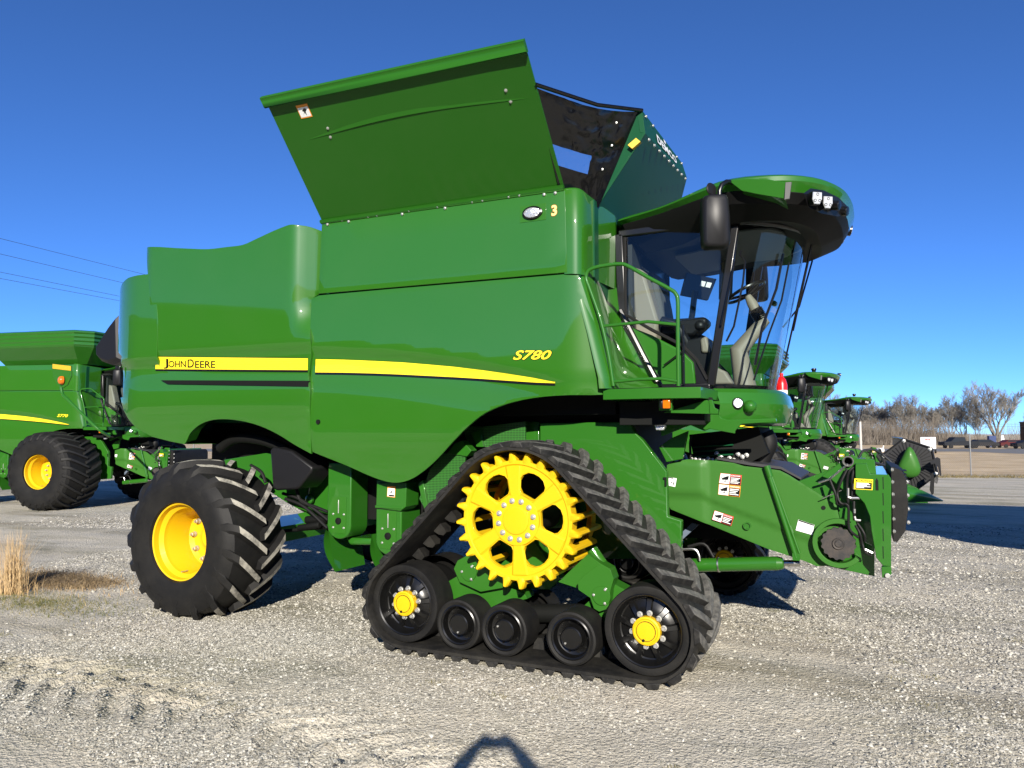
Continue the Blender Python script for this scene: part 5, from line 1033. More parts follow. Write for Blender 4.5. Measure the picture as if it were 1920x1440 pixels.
dens = lambda x, y: np.clip(.38 + 1.3 * (vnoise(x, y, .55, 5) - .4) + .8 * (vnoise(x, y, 1.9, 6) - .5), .10, 1)
parts = [stones(260000, -7, 2, 3.0, 6.2, .0035, .013, dens), stones(200000, -11, 4, 6.2, 10.5, .005, .017, dens), stones(110000, -18, 7, 10.5, 19, .009, .026, dens), stones(6500, -9, 3, 3.2, 11, .012, .026, lambda x, y: dens(x, y) * .6)]
o_ = 0; VV, FF, TT = [], [], []
for V, F, T in parts: VV.append(V); FF.append(F + o_); TT.append(T); o_ += len(V)
me = bpy.data.meshes.new('gravel'); mesh_np(me, np.concatenate(VV), np.concatenate(FF)); at_ = me.attributes.new('tone', 'FLOAT', 'FACE'); at_.data.foreach_set('value', np.concatenate(TT).astype(np.float32)[:len(me.polygons)])
sm = mat('limestone_chips', (.5, .5, .5), .85, spec=.25); an = nd(sm, 'ShaderNodeAttribute', attribute_name='tone'); lk(sm, ramp(sm, an.outputs['Fac'], [(0, (.12, .118, .108)), (.2, (.29, .275, .235)), (.55, (.495, .47, .395)), (.95, (.61, .585, .51)), (1, (.72, .70, .63))]), bsdf(sm).inputs['Base Color'])
me.materials.append(sm); gv = bpy.data.objects.new('gravel', me); COL.objects.link(gv); tag(gv, kind='stuff', label='loose pale limestone gravel scattered over the yard', cat='gravel')
# blades: straw, weeds, grass
def blades(name, n, place, h, lean, wid, m, parent=None, seed=1, curl=.0):
    rr = np.random.default_rng(seed); V = []; F = []
    for i in range(n):
        x, y = place(rr); z = float(gz(x, y)) + float(relief(np.array([x]), np.array([y]))[0]) - .005; L = h * rr.uniform(.45, 1.0); a = rr.uniform(0, 6.28); l = lean * rr.random(); w_ = wid * rr.uniform(.6, 1.2)
        d = np.array([math.cos(a), math.sin(a), 0]); s = np.array([-d[1], d[0], 0]); s = np.array([_rt.x, _rt.y, 0]) * .7 + s * .5; p0 = np.array([x, y, z]); b = len(V); N_ = 4
        for k in range(N_):
            t = k / (N_ - 1); p = p0 + np.array([0, 0, L * t * (1 - .35 * l * t - curl * t * t)]) + d * L * (l * t ** 1.6 + curl * .6 * t * t); ww = w_ * (1 - t * .85); V += [p - s * ww, p + s * ww]
        F += [(b + 2 * k, b + 2 * k + 1, b + 2 * k + 3, b + 2 * k + 2) for k in range(N_ - 1)]
    me = bpy.data.meshes.new(name); mesh_np(me, np.array(V), np.array(F)); me.materials.append(m); o = bpy.data.objects.new(name, me); COL.objects.link(o); o.parent = parent; return o
def leafmat(name, a, b, sc=6.):
    m = mat(name, a, .75, spec=.2); n = nd(m, 'ShaderNodeTexNoise'); n.inputs['Scale'].default_value = sc; n.inputs['Detail'].default_value = 3; lk(m, coords(m), n.inputs[0]); lk(m, ramp(m, n.outputs[0], [(.35, a), (.65, b)]), bsdf(m).inputs['Base Color']); return m
STRAW = leafmat('dry_straw', (.34, .22, .10), (.60, .44, .24), 18); DRYWEED = leafmat('dead_weed', (.15, .11, .065), (.40, .30, .18), 22); GRASS = leafmat('winter_grass', (.065, .085, .022), (.24, .20, .085), 9)
g0 = atz(24, 1112)
st = blades('straw_clump', 420, lambda r: (g0.x + r.normal(0, .06), g0.y + r.normal(0, .06)), .82, .42, .003, STRAW, None, 3); tag(st, 'tall clump of dry golden straw standing on the gravel at the left edge', 'dry grass')
g1 = atz(112, 1092); 
wd = blades('dead_weeds', 3200, lambda r: (g1.x + r.normal(0, .34) - .15, g1.y + r.normal(0, .16)), .27, 1.1, .004, DRYWEED, None, 4, .5); tag(wd, 'low tangle of dead brown weeds between the straw clump and the rear wheel', 'weeds', kind='stuff')
wd2 = blades('dead_weeds', 1500, lambda r: (g1.x + .42 + r.normal(0, .22), g1.y + .15 + r.normal(0, .16)), .13, 1.3, .0035, DRYWEED, None, 14, .6); wd2.parent = wd
wd3 = blades('dead_weeds', 420, lambda r: (g1.x + r.normal(0, .75), g1.y + r.normal(0, .30)), .22, 1.0, .003, STRAW, wd, 15, .4)
st2 = blades('bent_straw', 60, lambda r: (g0.x + .12 + r.normal(0, .12), g0.y + r.normal(0, .10)), .62, 1.3, .003, STRAW, st, 16, .35)
g2 = atz(60, 1128)
gs = blades('grass', 3800, lambda r: (g2.x + r.normal(0, .75), g2.y + r.normal(0, .22)), .075, .8, .003, GRASS, None, 5, .2); tag(gs, kind='stuff', label='thin green winter grass in the gravel', cat='grass')
def tufts(r):
    c = r.integers(0, 46); q = np.random.default_rng(int(c) + 100); u, v = q.uniform(-9, 2), q.uniform(3.6, 8.5); return (u + r.normal(0, .05), v + r.normal(0, .04))
g3 = blades('grass', 2600, tufts, .05, .9, .002, GRASS, gs, 6, .2)

# ------------------------------------------------------------------ corn header on the second combine
def vf(u, v, depth): r = ray(u, v); return _c + r * depth           # a point at a measured depth
hd = empty('grain_header', None, tuple(vf(1690, 930, 22.3) * Vector((1, 1, 0)).length if False else (0, 0, 0)))
tag(hd, 'black reel header with green end shields standing on the gravel behind the feeder house', 'harvester header')
hc = vf(1706, 872, 22.6); HA = Vector((0, 1, 0))
BLK = mat('black_header_steel', (.012, .012, .013), .38, coat=.2)
mb = MB(); hexr = .80; hx = [Vector((math.cos(t), 0, math.sin(t))) for t in [R_(100 + 60 * k) for k in range(6)]]
mb.loft([[hc + d * hexr + HA * y for d in hx] for y in (.3, .33)])
for k in range(6):
    a, b = hx[k], hx[(k + 1) % 6]; mb.tube([hc + a * hexr + HA * .28, hc + b * hexr + HA * .28], .03, 6); mb.bolt(hc + a * (hexr - .05) + HA * .28, .045, .04, (0, -1, 0), 1)
    for j in range(6): p = a.lerp(b, (j + .5) / 6); mb.tube([hc + p * .40 + HA * .285, hc + p * .72 + HA * .285], .014, 4, 2)
reel = mb.build('reel_end_plate', [BLK, BOLT, SEAL], hd)
for k in range(6):
    d = hx[k]; mb = MB(); mb.tube([hc + d * hexr + HA * .3, hc + d * hexr + HA * 9.2], .035, 6)
    for j in range(46): p = hc + d * hexr + HA * (.5 + .19 * j); mb.tube([p, p + Vector((.02, 0, -.16)), p + Vector((-.02, 0, -.3))], .008, 4)
    mb.build('reel_bat', BLK, hd)
mb = MB(); mb.tube([hc + HA * .3, hc + HA * 9.2], .11, 12); mb.build('reel_shaft', BLK, hd)
sh = [(1705, 838), (1712, 843), (1720, 858), (1726, 876), (1725, 887), (1718, 894), (1706, 896), (1694, 893), (1686, 884), (1684, 874), (1692, 856), (1699, 843)]
mb = MB(); Pn = [at(u, v, hc.y - .12) for u, v in spl([(a, b, 0) for a, b in sh], 4, True) for u, v in [(u, v)]] if False else [at(p.x, p.y, hc.y - .12) for p in spl([(a, b, 0) for a, b in sh], 4, True)]
cc = sum(Pn, Vector()) / len(Pn); mb.loft([[cc + (p - cc) * k + HA * y for p in Pn] for k, y in ((.35, -.12), (.7, -.095), (.9, -.045), (1, .03), (1, .2))]); mb.build('end_shield', GREEN_MATTE, hd, 0, 60)
tip = atz(1768, 943, gz(1.9, 22) + .02); tip = vf(1768, 939, 21.8); mb = MB(); b0 = vf(1640, 918, 21.0)
def ell(c, ry, rz, n=14): return [c + Vector((0, ry * math.cos(2 * math.pi * k / n), rz * math.sin(2 * math.pi * k / n))) for k in range(n)]
mb.loft([ell(b0 + Vector((-.3, .4, -.02)), .34, .34), ell(b0.lerp(tip, .35) + Vector((0, .3, .02)), .32, .30), ell(b0.lerp(tip, .7) + Vector((0, .15, .03)), .2, .17), ell(tip, .02, .02)]); mb.build('divider_snout', GREEN, hd, 0, 60)
tip2 = hc + Vector((.75, 9.3, -1.05)); mb = MB(); mb.loft([ell(tip2 + Vector((-2.0, 0, .2)), .3, .3), ell(tip2 + Vector((-1.0, 0, .1)), .2, .2), ell(tip2, .02, .02)]); mb.build('divider_snout', GREEN, hd, 0, 60)
mb = MB(); p = vf(1750, 868, 22.3); q = vf(1762, 869, 22.3); r_ = vf(1764, 893, 22.3)
mb.plate([vf(u, v, 22.2) for u, v in ((1744, 866), (1757, 857), (1763, 860), (1764, 875), (1765, 892), (1762, 892), (1759, 876), (1752, 869), (1746, 871))], (0, .06, 0)); mb.build('crop_lifter', BLK, hd)
mb = MB(); mb.loft([[vf(u, v, 22.0 + dd) for u, v in ((1746, 888), (1750, 886), (1752, 900), (1751, 925), (1747, 929), (1743, 918), (1744, 905))] for dd in (0, .2)]); mb.build('crop_boot', SEAL, hd)
mb = MB(); mb.tube(spl([vf(u, v, 22.2) for u, v in ((1610, 858), (1618, 846), (1636, 843), (1655, 852), (1670, 864))], 4), .035, 8); mb.tube([vf(1638, 868, 22.2), vf(1690, 880, 22.2)], .05, 8); mb.tube([vf(1655, 852, 22.2), vf(1682, 876, 22.1)], .04, 8); mb.build('reel_arm', BLK, hd)
mb = MB(); xb = hc.x - 1.35; zb = hc.z - 1.25
mb.prism([(xb, zb + .1), (xb + .05, zb + .1), (xb + .05, zb + 1.35), (xb, zb + 1.4)], hc.y + .1, hc.y + 9.3); mb.prism([(xb, zb + .05), (hc.x + .55, zb + .0), (hc.x + .6, zb + .06), (xb, zb + .14)], hc.y + .1, hc.y + 9.3)
mb.prism([(xb, zb), (hc.x + .55, zb - .03), (hc.x + .2, zb + .55), (xb + .1, zb + 1.2)], hc.y + .05, hc.y + .1); mb.build('header_frame', GREEN, hd, .01)
mb = MB(); mb.tube([Vector((xb + .45, hc.y + .3, zb + .45)), Vector((xb + .45, hc.y + 9.2, zb + .45))], .22, 14); mb.build('cross_auger', BLK, hd)
hb = Vector((hc.x - .4, hc.y + 4.7, gz(0, 24)))
for ch in kids(hd): ch.location = -hb
hd.location = hb

# ------------------------------------------------------------------ fence, lawn, road beyond
def dp(lat, depth, z=0.): p = _rt * lat + _fh * depth; return Vector((p.x, p.y, float(gz(p.x, p.y)) + z))
FD = 40.5
fence = empty('chain_link_fence', None, tuple(dp(20, FD))); tag(fence, 'grey chain link fence with steel posts along the far side of the yard', 'fence')
fb = Vector(fence.location); Zf = float(gz(0, 60))
GALV = mat('galvanised_wire', (.21, .213, .21), .65, .1)
L0, L1, FH_ = -75.0, 75.0, 1.78; mb = MB(); sp = .11; n = int((L1 - L0) / sp)
vs = []; fs = []
for i in range(n):
    for s_ in (1, -1):
        a = L0 + i * sp; p, q = dp(a, FD) - fb, dp(a + s_ * FH_, FD, FH_) - fb; p.z = Zf - fb.z + .03; q.z = Zf - fb.z + FH_; b = len(vs)
        for t in (0, 1):
            e = p if t == 0 else q
            vs += [e + Vector((0, 0, .006)) + _rt * .005 * s_, e - _fh * .005, e - Vector((0, 0, .006)) - _rt * .005 * s_]
        fs += [(b, b + 1, b + 4, b + 3), (b + 1, b + 2, b + 5, b + 4), (b + 2, b, b + 3, b + 5)]
mb.add(vs, fs); mb.build('wire_mesh', GALV, fence, flat=True)
p0 = (1817 - 960) / FPX * FD
for k in range(-24, 13):
    lat = p0 + 3.82 * k; hgt_ = 2.35 if k % 4 == 0 else 1.95
    mb = MB(); b = dp(lat, FD) - fb; b.z = Zf - fb.z; mb.tube([b + _fh * .05, b + _fh * .05 + Vector((0, 0, hgt_))], .036, 8); mb.build('post', GALV, fence)
VERGE = leafmat('verge_weeds', (.12, .10, .045), (.30, .24, .12), 3); LAWN = leafmat('dormant_lawn', (.42, .31, .17), (.56, .44, .27), .35)
vg = blades('verge_grass', 9000, lambda r: tuple((_rt * r.uniform(2, 42) + _fh * (FD + r.normal(0, .45))).xy), .30, .9, .012, VERGE, None, 21, .3); tag(vg, kind='stuff', label='rough weeds growing along the foot of the fence', cat='weeds')
def sheet(name, lat0, lat1, d0, d1, z, m, kind='structure', nu=8, nv=8):
    vs = []
    for j in range(nv + 1):
        for i in range(nu + 1):
            a, b = lat0 + (lat1 - lat0) * i / nu, d0 + (d1 - d0) * j / nv; p = _rt * a + _fh * b; vs.append((p.x, p.y, float(gz(p.x, p.y)) + z))
    mb = MB(); mb.add(vs, [(j * (nu + 1) + i, j * (nu + 1) + i + 1, (j + 1) * (nu + 1) + i + 1, (j + 1) * (nu + 1) + i) for j in range(nv) for i in range(nu)]); o = mb.build(name, m); return tag(o, kind=kind)
for kk in (0,): pass
lw = sheet('lawn', -120, 120, FD + 2.2, 400, .012, LAWN, nu=60, nv=60)
blades_l = blades('lawn_grass', 14000, lambda r: tuple((_rt * r.uniform(4, 60) + _fh * (FD + 2 + 50 * r.random() ** 1.5)).xy), .07, .9, .02, LAWN, lw, 22, .2); blades_l['kind'] = 'stuff'
asph = mat('grey_asphalt', (.15, .148, .142), .9); nn = noise_bump(asph, 40, .3, .01)
sheet('road', -200, 220, 96, 112, .03, asph, nu=40, nv=4)
sheet('driveway', 58, 66, 60, 96, .026, asph, nu=4, nv=8)
# ------------------------------------------------------------------ bare winter trees
def limb_mesh(seed, H, spread, depth=7, trunk=.28, upright=.5, first=.22, nb=(2, 3), twig=.016):
    r = random.Random(seed); V, F = [], []
    def seg(p, q, a, b, n):
        t = (q - p); 
        if t.length < 1e-5: return
        t.normalize(); u = t.orthogonal().normalized(); w = t.cross(u); o = len(V)
        for c_, rr in ((p, a), (q, b)):
            for k in range(n): x = 2 * math.pi * k / n; V.append(tuple(c_ + (u * math.cos(x) + w * math.sin(x)) * rr))
        for k in range(n): F.append((o + k, o + (k + 1) % n, o + n + (k + 1) % n, o + n + k))
    def branch(p, d, L, rad, lv):
        n = (7, 7, 5, 3)[lv]; sd = (6, 5, 4, 3)[lv]; q = p; dd = d.copy(); up = (.05, .10, .10, .06)[lv] * (.6 + upright)
        for i in range(n):
            dd = (dd + Vector((r.gauss(0, .10), r.gauss(0, .10), r.gauss(0, .06) + up))).normalized(); e = q + dd * L / n
            seg(q, e, max(rad * (1 - .85 * i / n), twig), max(rad * (1 - .85 * (i + 1) / n), twig), sd); t = (i + 1) / n
            if lv < 3 and (i >= (2, 1, 0)[lv]):
                for j in range(2 if lv < 2 else r.choice((1, 2, 2))):
                    s = Vector((r.gauss(0, 1), r.gauss(0, 1), r.gauss(0, .5))); s = (s - dd * s.dot(dd)).normalized(); a = r.uniform(.4, .95) * spread
                    branch(e, (dd * math.cos(a) + s * math.sin(a)).normalized(), L * r.uniform(.38, .62) * (1.15 - .55 * t), rad * (1 - .85 * t) * .55 + twig * .3, lv + 1)
            q = e
    seg(Vector((0, 0, -.2)), Vector((0, 0, H * first * .45)), trunk * 1.25, trunk, 8)
    nl = nb[1] + 2
    for j in range(nl):
        az = 6.28 * j / nl + r.uniform(-.4, .4); ti = r.uniform(.15, .62) * spread if j else .05
        branch(Vector((0, 0, H * first * r.uniform(.2, .45))), Vector((math.cos(az) * math.sin(ti), math.sin(az) * math.sin(ti), math.cos(ti))), H * r.uniform(.72, .95) * (1 - .12 * ti), trunk * r.uniform(.5, .7), 0)
    zm = max(v[2] for v in V); k = H / zm
    V = [(x * k, y * k, z * k) for x, y, z in V]; return np.array(V), F
BARK = leafmat('grey_brown_bark', (.095, .088, .076), (.20, .188, .165), 1.2); TWIG = leafmat('pale_bark', (.15, .138, .118), (.30, .28, .245), .8)
protos = []
for k, (sd, H, sp_, dpth, tr, upr, fi) in enumerate(((19, 12.0, .72, 8, .42, .75, .17), (23, 10.0, .85, 8, .24, .35, .2), (37, 9.5, .9, 8, .22, .3, .22), (41, 8.5, .8, 7, .2, .6, .25))):
    V, F = limb_mesh(sd, H, sp_, dpth, tr, upr, fi); low = [i for i, f in enumerate(F) if len(f) == 4]
    cut = sum(1 for _ in F); Fq = F
    tfaces = [f for f in F if np.linalg.norm(V[f[0]] - V[f[1]]) > .09]; cfaces = [f for f in F if np.linalg.norm(V[f[0]] - V[f[1]]) <= .09]
    ms = []
    for nm, fc, m_ in (('trunk', tfaces, BARK), ('crown', cfaces, TWIG)):
        me = bpy.data.meshes.new(nm)
        if fc: mesh_np(me, V, np.array(fc))
        me.materials.append(m_); ms.append(me)
    protos.append(ms)
def tree(label, pk, u, depth, scale, rz, sx=1.):
    t = empty('bare_tree', None, tuple(dp((u - 960) / FPX * depth, depth)), rz); t.scale = (scale * sx, scale * sx, scale); tag(t, label, 'tree', 'bare winter trees beyond the road')
    for nm, me in zip(('trunk', 'crown'), protos[pk]): o = bpy.data.objects.new(nm, me); COL.objects.link(o); o.parent = t
    return t
tree('tallest bare tree with a wide fan-shaped crown, at the right of the tree row', 0, 1868, 150, 1.1, .6, 1.25)
tree('spreading bare tree above the white trailer', 1, 1692, 152, 1.06, 2.0, 1.1)
tree('bare tree between the white trailer and the fan-shaped tree', 2, 1782, 156, 1.16, 4.0, 1.0)
tree('bare tree immediately right of the farthest cab', 3, 1648, 160, 1.08, 1.0, 1.3)
tree('low bare tree just left of the fan-shaped one', 2, 1832, 165, .98, 2.7, 1.1)
tree('slim bare tree behind the roof of the farthest combine', 3, 1560, 170, 1.35, 5.0, .9)
tree('bare tree at the right edge beside the dark shed', 1, 1935, 165, .75, 0.2, 1.2)
for i, (u, dd_, sc_, pk) in enumerate(((1668, 158, 1.0, 2), (1716, 162, 1.1, 1), (1748, 158, .95, 3), (1806, 160, 1.1, 1), (1625, 164, 1.0, 2), (1590, 168, 1.1, 1))): tree(('thin bare tree left of the spreading tree above the trailer', 'bare tree behind the white trailer, right of the spreading tree', 'slender bare tree right of the white trailer', 'bare tree over the dark pickup truck', 'bare tree just right of the farthest combine roof', 'bare tree half hidden behind the farthest cab')[i], pk, u, dd_, sc_, 1.3 * i + .4, 1.15)
for i, (u, d_, s_) in enumerate(((2080, 160, 1.0), (1450, 175, 1.0), (-150, 150, .9), (60, 160, .8))): 
    tree(('bare tree beyond the right edge of the picture', 'bare tree hidden behind the tracked machine', 'bare tree beyond the left edge of the picture', 'bare tree behind the left combine')[i], i % 4, u, d_, s_, i)
# brush below the trees
rb_ = np.random.default_rng(31); V, F = [], []
for i in range(15000):
    lat = rb_.uniform(58, 96) if i % 6 else rb_.uniform(40, 130); d_ = rb_.uniform(146, 168); env = 2.6 + 4.2 * float(vnoise(np.array([lat]), np.array([d_]), .09, 8)[0]); 
    if 86 < lat < 99: env *= .55
    L = env * rb_.uniform(.35, 1.0); a = rb_.uniform(0, 6.28); l = rb_.uniform(0, .8); p = dp(lat, d_); q = p + Vector((math.cos(a) * l * L * .6, math.sin(a) * l * L * .6, L)); s_ = _rt * rb_.uniform(.012, .035); b = len(V); m_ = p.lerp(q, .5) + Vector((rb_.normal(0, .2), 0, 0))
    V += [p - s_, p + s_, m_ - s_ * .7, m_ + s_ * .7, q - s_ * .3, q + s_ * .3]; F += [(b, b + 1, b + 3, b + 2), (b + 2, b + 3, b + 5, b + 4)]
me = bpy.data.meshes.new('thicket'); mesh_np(me, np.array([tuple(v) for v in V]), np.array(F)); me.materials.append(leafmat('brown_brush', (.085, .07, .055), (.19, .165, .135), .5)); th = bpy.data.objects.new('thicket', me); COL.objects.link(th); tag(th, kind='stuff', label='brown leafless thicket under the trees', cat='thicket')
# ------------------------------------------------------------------ things along the road
def local(o, mb):
    b = Vector(o.location); mb.v = [tuple(Vector(p) - b) for p in mb.v]; return mb
D = 88.
base = dp((1738 - 960) / FPX * D, D); tr_ = empty('box_trailer', None, tuple(base)); tag(tr_, 'white box trailer with red lettering parked before the trees', 'trailer')
def orbox(mb, o, c, hw, hd_, z0, z1, mi=0): return mb.obox(Vector((c.x, c.y, c.z + (z0 + z1) / 2)) - Vector(o.location), _rt * hw, _fh * hd_, _z * ((z1 - z0) / 2), mi)
WP = mat('white_sheet_metal', (.72, .72, .70), .45)
tr_.rotation_euler = (0, 0, YAW - math.atan((1738 - 960) / FPX))        # stands end-on
mb = MB(); mb.box(-.78, .78, -1.9, 1.9, .55, 1.9); mb.build('body', WP, tr_, .03)
mb = MB(); mb.box(-.8, .8, -1.92, 1.92, .42, .548); mb.box(-.05, .05, -3.0, -1.92, .43, .53); mb.build('chassis', BLACK, tr_)
for s_ in (-1, 1): mb = MB(); mb.lathe((.72 * s_, 0, .33), [(.0, -.1), (.3, -.1), (.33, 0), (.3, .1), (0, .1)], 18, 0, (1, 0, 0)); mb.build('wheel', SEAL, tr_)
mb = MB()
for i in range(4): mb.box(-.35 + .15 * i, -.24 + .15 * i, -1.915, -1.903, 1.52, 1.7)
mb.build('red_marking', REDDEC, tr_, flat=True)
def car(label, u, depth, col, L=4.4, h=1.45, rz=0., truck=False):
    b = dp((u - 960) / FPX * depth, depth); o = empty('parked_pickup' if truck else 'parked_car', None, tuple(b), YAW + rz); tag(o, label, 'pickup truck' if truck else 'car'); m_ = paint('car_paint_%d' % int(u), col, .6, coat=.05)
    prof = [(-L / 2, .35), (-L / 2, .85), (-L * .32, .95), (-L * .2, h), (L * .2, h), (L * .33, .98), (L / 2, .85), (L / 2, .35)] if not truck else [(-L / 2, .45), (-L / 2, 1.0), (-L * .3, 1.1), (-L * .18, 1.75), (L * .1, 1.75), (L * .12, 1.15), (L / 2, 1.15), (L / 2, .45)]
    mb = MB(); mb.prism(prof, -.85, .85); mb.build('body', m_, o, .06)
    mb = MB(); mb.prism([(-L * .27, .98), (-L * .19, (h if not truck else 1.75) - .07), (L * (.18 if not truck else .08), (h if not truck else 1.75) - .07), (L * (.27 if not truck else .10), 1.0 if not truck else 1.2)], -.86, .86); mb.build('window', mat('dark_car_glass', (.012, .014, .016), .3), o)
    for x in (-.31, .31):
        for y in (-.8, .8): mb = MB(); mb.lathe((L * x, y, .32), [(0, -.1), (.3, -.1), (.32, 0), (.3, .1), (0, .1)], 16, 0, (0, 1, 0)); mb.build('wheel', SEAL, o)
    return o
car('dark pickup truck parked behind the fence, left of the fan-shaped tree', 1795, 116, (.012, .014, .018), 5.4, 1.7, 0., True)
car('second dark car parked behind the fence, nearer the fan-shaped tree', 1838, 118, (.02, .02, .022), 4.6, 1.35)
car('dark red car parked right of the fan-shaped tree', 1893, 120, (.07, .012, .013), 4.4, 1.3)
car('black car parked at the right edge of the picture', 1925, 112, (.012, .012, .014), 4.4, 1.3)
b = dp((1857 - 960) / FPX * 128, 128); o = empty('blue_container', None, tuple(b), YAW); tag(o, 'blue metal container beside the trunk of the fan-shaped tree', 'container'); mb = MB(); mb.box(-.6, .6, -.3, .3, 0, 1.9); mb.build('body', mat('blue_sheet_metal', (.03, .05, .14), .6), o, .03)
mb = MB(); [mb.box(-.55 + .15 * i, -.49 + .15 * i, -.33, -.3, .1, 1.8) for i in range(8)]; mb.build('ribs', bpy.data.materials['blue_sheet_metal'], o)
b = dp((1878 - 960) / FPX * 124, 124); o = empty('roadside_sign', None, tuple(b), YAW); tag(o, 'small white board on legs right of the fan-shaped tree', 'sign'); mb = MB(); mb.plate([(-.42, 0, .5), (.42, 0, .5), (.12, 0, 2.0), (-.2, 0, 2.0)], (0, .04, 0)); mb.build('board', WP, o); mb = MB(); mb.box(-.4, -.34, 0, .05, 0, .5); mb.build('leg', GREYTRIM, o); mb = MB(); mb.box(.34, .4, 0, .05, 0, .5); mb.build('leg', GREYTRIM, o)
b = dp((1648 - 960) / FPX * 92, 92); o = empty('white_tank', None, tuple(b), YAW); tag(o, 'small white plastic tank lying on the grass by the road', 'tank'); mb = MB(); mb.lathe((-.4, 0, .28), [(0, 0), (.24, .02), (.28, .1), (.28, .7), (.22, .8), (0, .82)], 16, 0, (1, 0, 0)); mb.build('barrel', WP, o); mb = MB(); mb.tube([(.35, 0, .5), (.42, 0, .85)], .07, 8); mb.build('filler_neck', WP, o)
# dark shed at the right edge
b = dp((1966 - 960) / FPX * 132, 132); o = empty('shed', None, tuple(b), YAW); tag(o, 'tall dark brown timber shed cut by the right edge of the picture', 'shed'); mb = MB(); mb.box(-4.4, 4.4, 0, 1.2, 0, 4.2); mb.build('wall', leafmat('brown_boards', (.05, .032, .022), (.09, .06, .042), 2.), o); mb = MB(); mb.prism([(-4.5, 4.202), (4.5, 4.202), (4.3, 4.4), (-4.3, 4.4)], -.2, 1.4); mb.build('roof', mat('dark_roofing', (.04, .035, .03), .8), o)
# utility pole and wires
b = dp((1612 - 960) / FPX * 100, 100); o = empty('utility_pole', None, tuple(b), YAW); tag(o, 'pale utility pole beside the cab of the farthest combine', 'utility pole'); mb = MB(); mb.tube([(0, 0, -.2), (0, 0, 3.9)], [.17, .14], 10); mb.build('shaft', mat('weathered_pale_wood', (.46, .43, .38), .8), o)
WIRE = mat('wire', (.03, .03, .033), .6)
def wire(P, Q, sag, label, group, r=.014):
    mb = MB(); P, Q = Vector(P), Vector(Q); mb.tube([P.lerp(Q, i / 24) - _z * sag * (1 - (2 * i / 24 - 1) ** 2) for i in range(25)], r, 5); return tag(mb.build('power_line', WIRE), label, 'power line', group)
for (a, b2, lab) in (((0, 447), (265, 513), 'topmost of the four power lines in the sky at the left'), ((0, 476), (230, 530), 'second power line from the top in the left sky'), ((0, 510), (222, 555), 'third power line from the top in the left sky'), ((0, 522), (222, 563.5), 'lowest of the four power lines in the sky at the left')):
    k = (812 - a[1]) / (812 - b2[1]); A_, B_ = vf(*a, 50.), vf(*b2, 50. * k); d_ = (B_ - A_).normalized(); wire(A_ - d_ * 22, B_ + d_ * 70, 0.0, lab, 'power lines in the left sky')
for v, lab in ((793, 'upper of the two thin wires crossing before the bare trees'), (797, 'lower of the two thin wires crossing before the bare trees')): wire(vf(1612, v + 1, 100), vf(2200, v - 3, 118), .25, lab, 'wires before the bare trees', .013)

# ------------------------------------------------------------------ the photographer, whose shadow falls at the bottom of the picture
def person():
    back = -_fh; o = empty('person', None, (0, 0, 0)); 
    base = Vector((0, 0, 0)) - _fh * .25 - _rt * .02; base.z = 0
    o.location = base; tag(o, 'photographer in dark jacket and jeans holding up a phone, seen here only as a shadow', 'person')
    P = lambda r, f, z: _rt * r + _fh * f + _z * z
    J = [P(0, 0, .96), P(0, 0, 1.18), P(0, .01, 1.38), P(0, .01, 1.5), P(0, .02, 1.56), P(0, .03, 1.66), P(0, .03, 1.75)]
    Rr = [(.17, .12), (.16, .115), (.19, .12), (.10, .09), (.062, .062), (.085, .10), (.06, .07)]; E = [(i, i + 1) for i in range(6)]
    hands = []
    for s in (-1, 1):
        b = len(J); J += [P(.20 * s, .0, 1.43), P(.37 * s, .06, 1.58), P(.135 * s, .17, 1.885)]; Rr += [(.090, .090), (.072, .072), (.046, .046)]; E += [(2, b), (b, b + 1), (b + 1, b + 2)]; hands.append((b + 2, s))
        b = len(J); J += [P(.11 * s, 0, .88), P(.13 * s, .03, .50), P(.14 * s, -.01, .10), P(.15 * s, .14, .05)]; Rr += [(.10, .10), (.072, .072), (.05, .05), (.045, .04)]; E += [(0, b), (b, b + 1), (b + 1, b + 2), (b + 2, b + 3)]
    for bi, s in hands:
        w0 = J[bi]; b = len(J); pm = P(.095 * s, .23, 1.91); J.append(pm); Rr.append((.034, .022)); E.append((bi, b))
        for k in range(4):
            f0 = pm + _rt * (-.01 * s) + _fh * (.03) + _z * (.03 - .02 * k); c0 = len(J); J += [f0, f0 + _rt * (-.03 * s) + _fh * .022, f0 + _rt * (-.055 * s) + _fh * .004]; Rr += [(.010, .010), (.009, .009), (.008, .008)]; E += [(b, c0), (c0, c0 + 1), (c0 + 1, c0 + 2)]
        c0 = len(J); J += [pm + _rt * (-.02 * s) - _fh * .02, pm + _rt * (-.05 * s) - _fh * .022]; Rr += [(.012, .012), (.009, .009)]; E += [(b, c0), (c0, c0 + 1)]
    me = bpy.data.meshes.new('body'); me.from_pydata([tuple(j) for j in J], E, []); bd = bpy.data.objects.new('body', me); COL.objects.link(bd); bd.parent = o
    sk = bd.modifiers.new('skin', 'SKIN')
    for v, r in zip(me.skin_vertices[0].data if me.skin_vertices else [], Rr): v.radius = r
    return o, bd, Rr
po, pb, pr_ = person(); po.scale = (1.015, 1.015, 1.015)
if not pb.data.skin_vertices:
    bpy.context.view_layer.objects.active = pb
    bmx = bmesh.new(); bmx.from_mesh(pb.data); bmx.verts.layers.skin.verify(); bmx.to_mesh(pb.data); bmx.free()
for i, (v, r) in enumerate(zip(pb.data.skin_vertices[0].data, pr_)): v.radius = r; v.use_root = (i == 0)
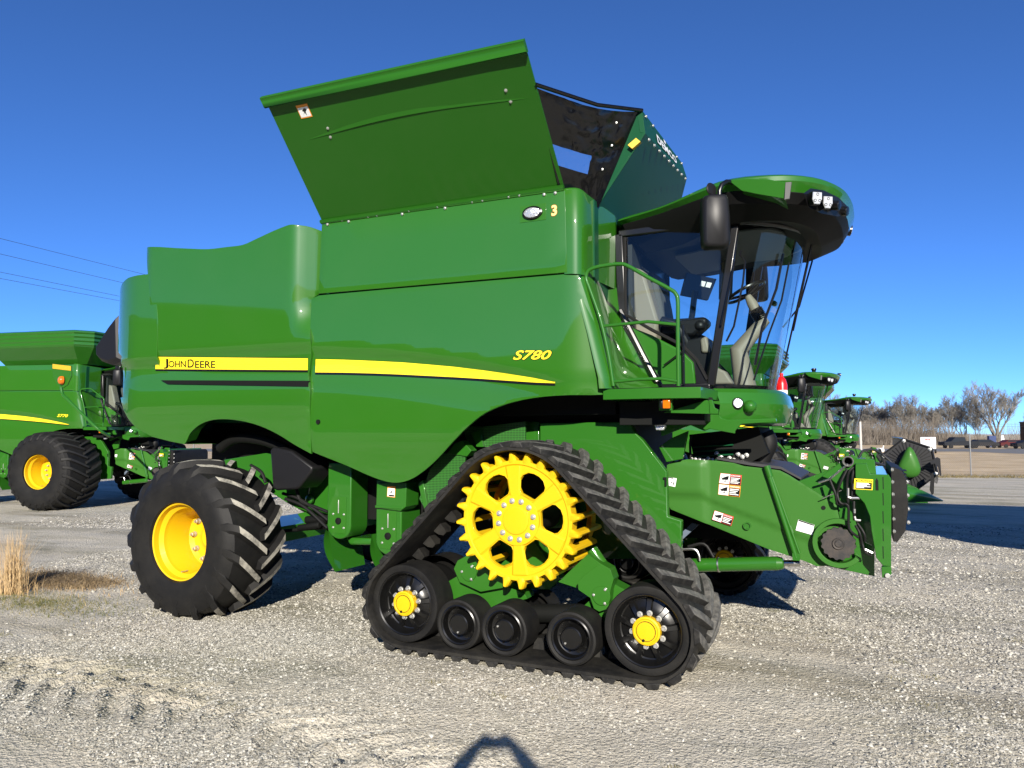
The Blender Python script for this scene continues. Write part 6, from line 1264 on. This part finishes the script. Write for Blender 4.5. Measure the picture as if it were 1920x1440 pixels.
ss = pb.modifiers.new('smooth', 'SUBSURF'); ss.levels = 1; ss.render_levels = 1
CL = mat('dark_clothing', (.03, .035, .05), .9); pb.data.materials.append(CL)
mb = MB(); hdp = _fh * .03 + _z * 1.70; mb.lathe(hdp - _fh * .01 + _z * -.005, [(.0, -.0), (.098, .02), (.105, .06), (.085, .105), (.04, .128), (0, .132)], 20, 0, (0, 0, 1)); mb.build('hair', mat('brown_hair', (.04, .025, .015), .7), po)
mb = MB(); pc = _fh * .23 + _z * 1.915; mb.obox(pc, _rt * .078, _fh * .004, _z * .038); mb.build('phone', PLASTIC, po, .004)
# dark building added out of view behind the photographer for the lower paintwork to mirror
o = empty('unseen_dark_building', None, tuple(Vector((0, 0, 0)) - _fh * 24.5), YAW); tag(o, 'long dark building added unseen behind the photographer, to be mirrored in the green paint', 'building')
mb = MB(); mb.box(-60, 44, -14, 0, -.2, 8.3); mb.build('wall', mat('dark_cladding', (.045, .05, .05), .7), o)
mb = MB(); mb.prism_z([(-60.6, -14.6), (44.6, -14.6), (44.6, .6), (-60.6, .6)], 8.302, 8.6); mb.build('roof', mat('roof_sheet', (.12, .12, .12), .6), o)
for x in (-38, -26, -12, 2, 16, 30): mb = MB(); mb.box(x, x + 5, .0, .08, 0, 4.6); mb.build('door', mat('door_grey', (.10, .10, .105), .6) if 'door_grey' not in bpy.data.materials else bpy.data.materials['door_grey'], o)
o = empty('unseen_dark_wing', None, tuple(_rt * -41 - _fh * 6), YAW); tag(o, 'dark building wing added unseen left of the photographer, to be mirrored in the engine panel', 'building')  # second dark block, added out of view for the engine panel to mirror
mb = MB(); mb.box(-14, 0, -24, 22, -.4, 8.1); mb.build('wall', bpy.data.materials['dark_cladding'], o)
mb = MB(); mb.prism_z([(-14.5, -24.5), (.5, -24.5), (.5, 22.5), (-14.5, 22.5)], 8.102, 8.4); mb.build('roof', bpy.data.materials['roof_sheet'], o)
for y in (-18, -8, 4, 14): mb = MB(); mb.box(0, .08, y, y + 4.5, 0, 4.6); mb.build('door', bpy.data.materials['door_grey'], o)
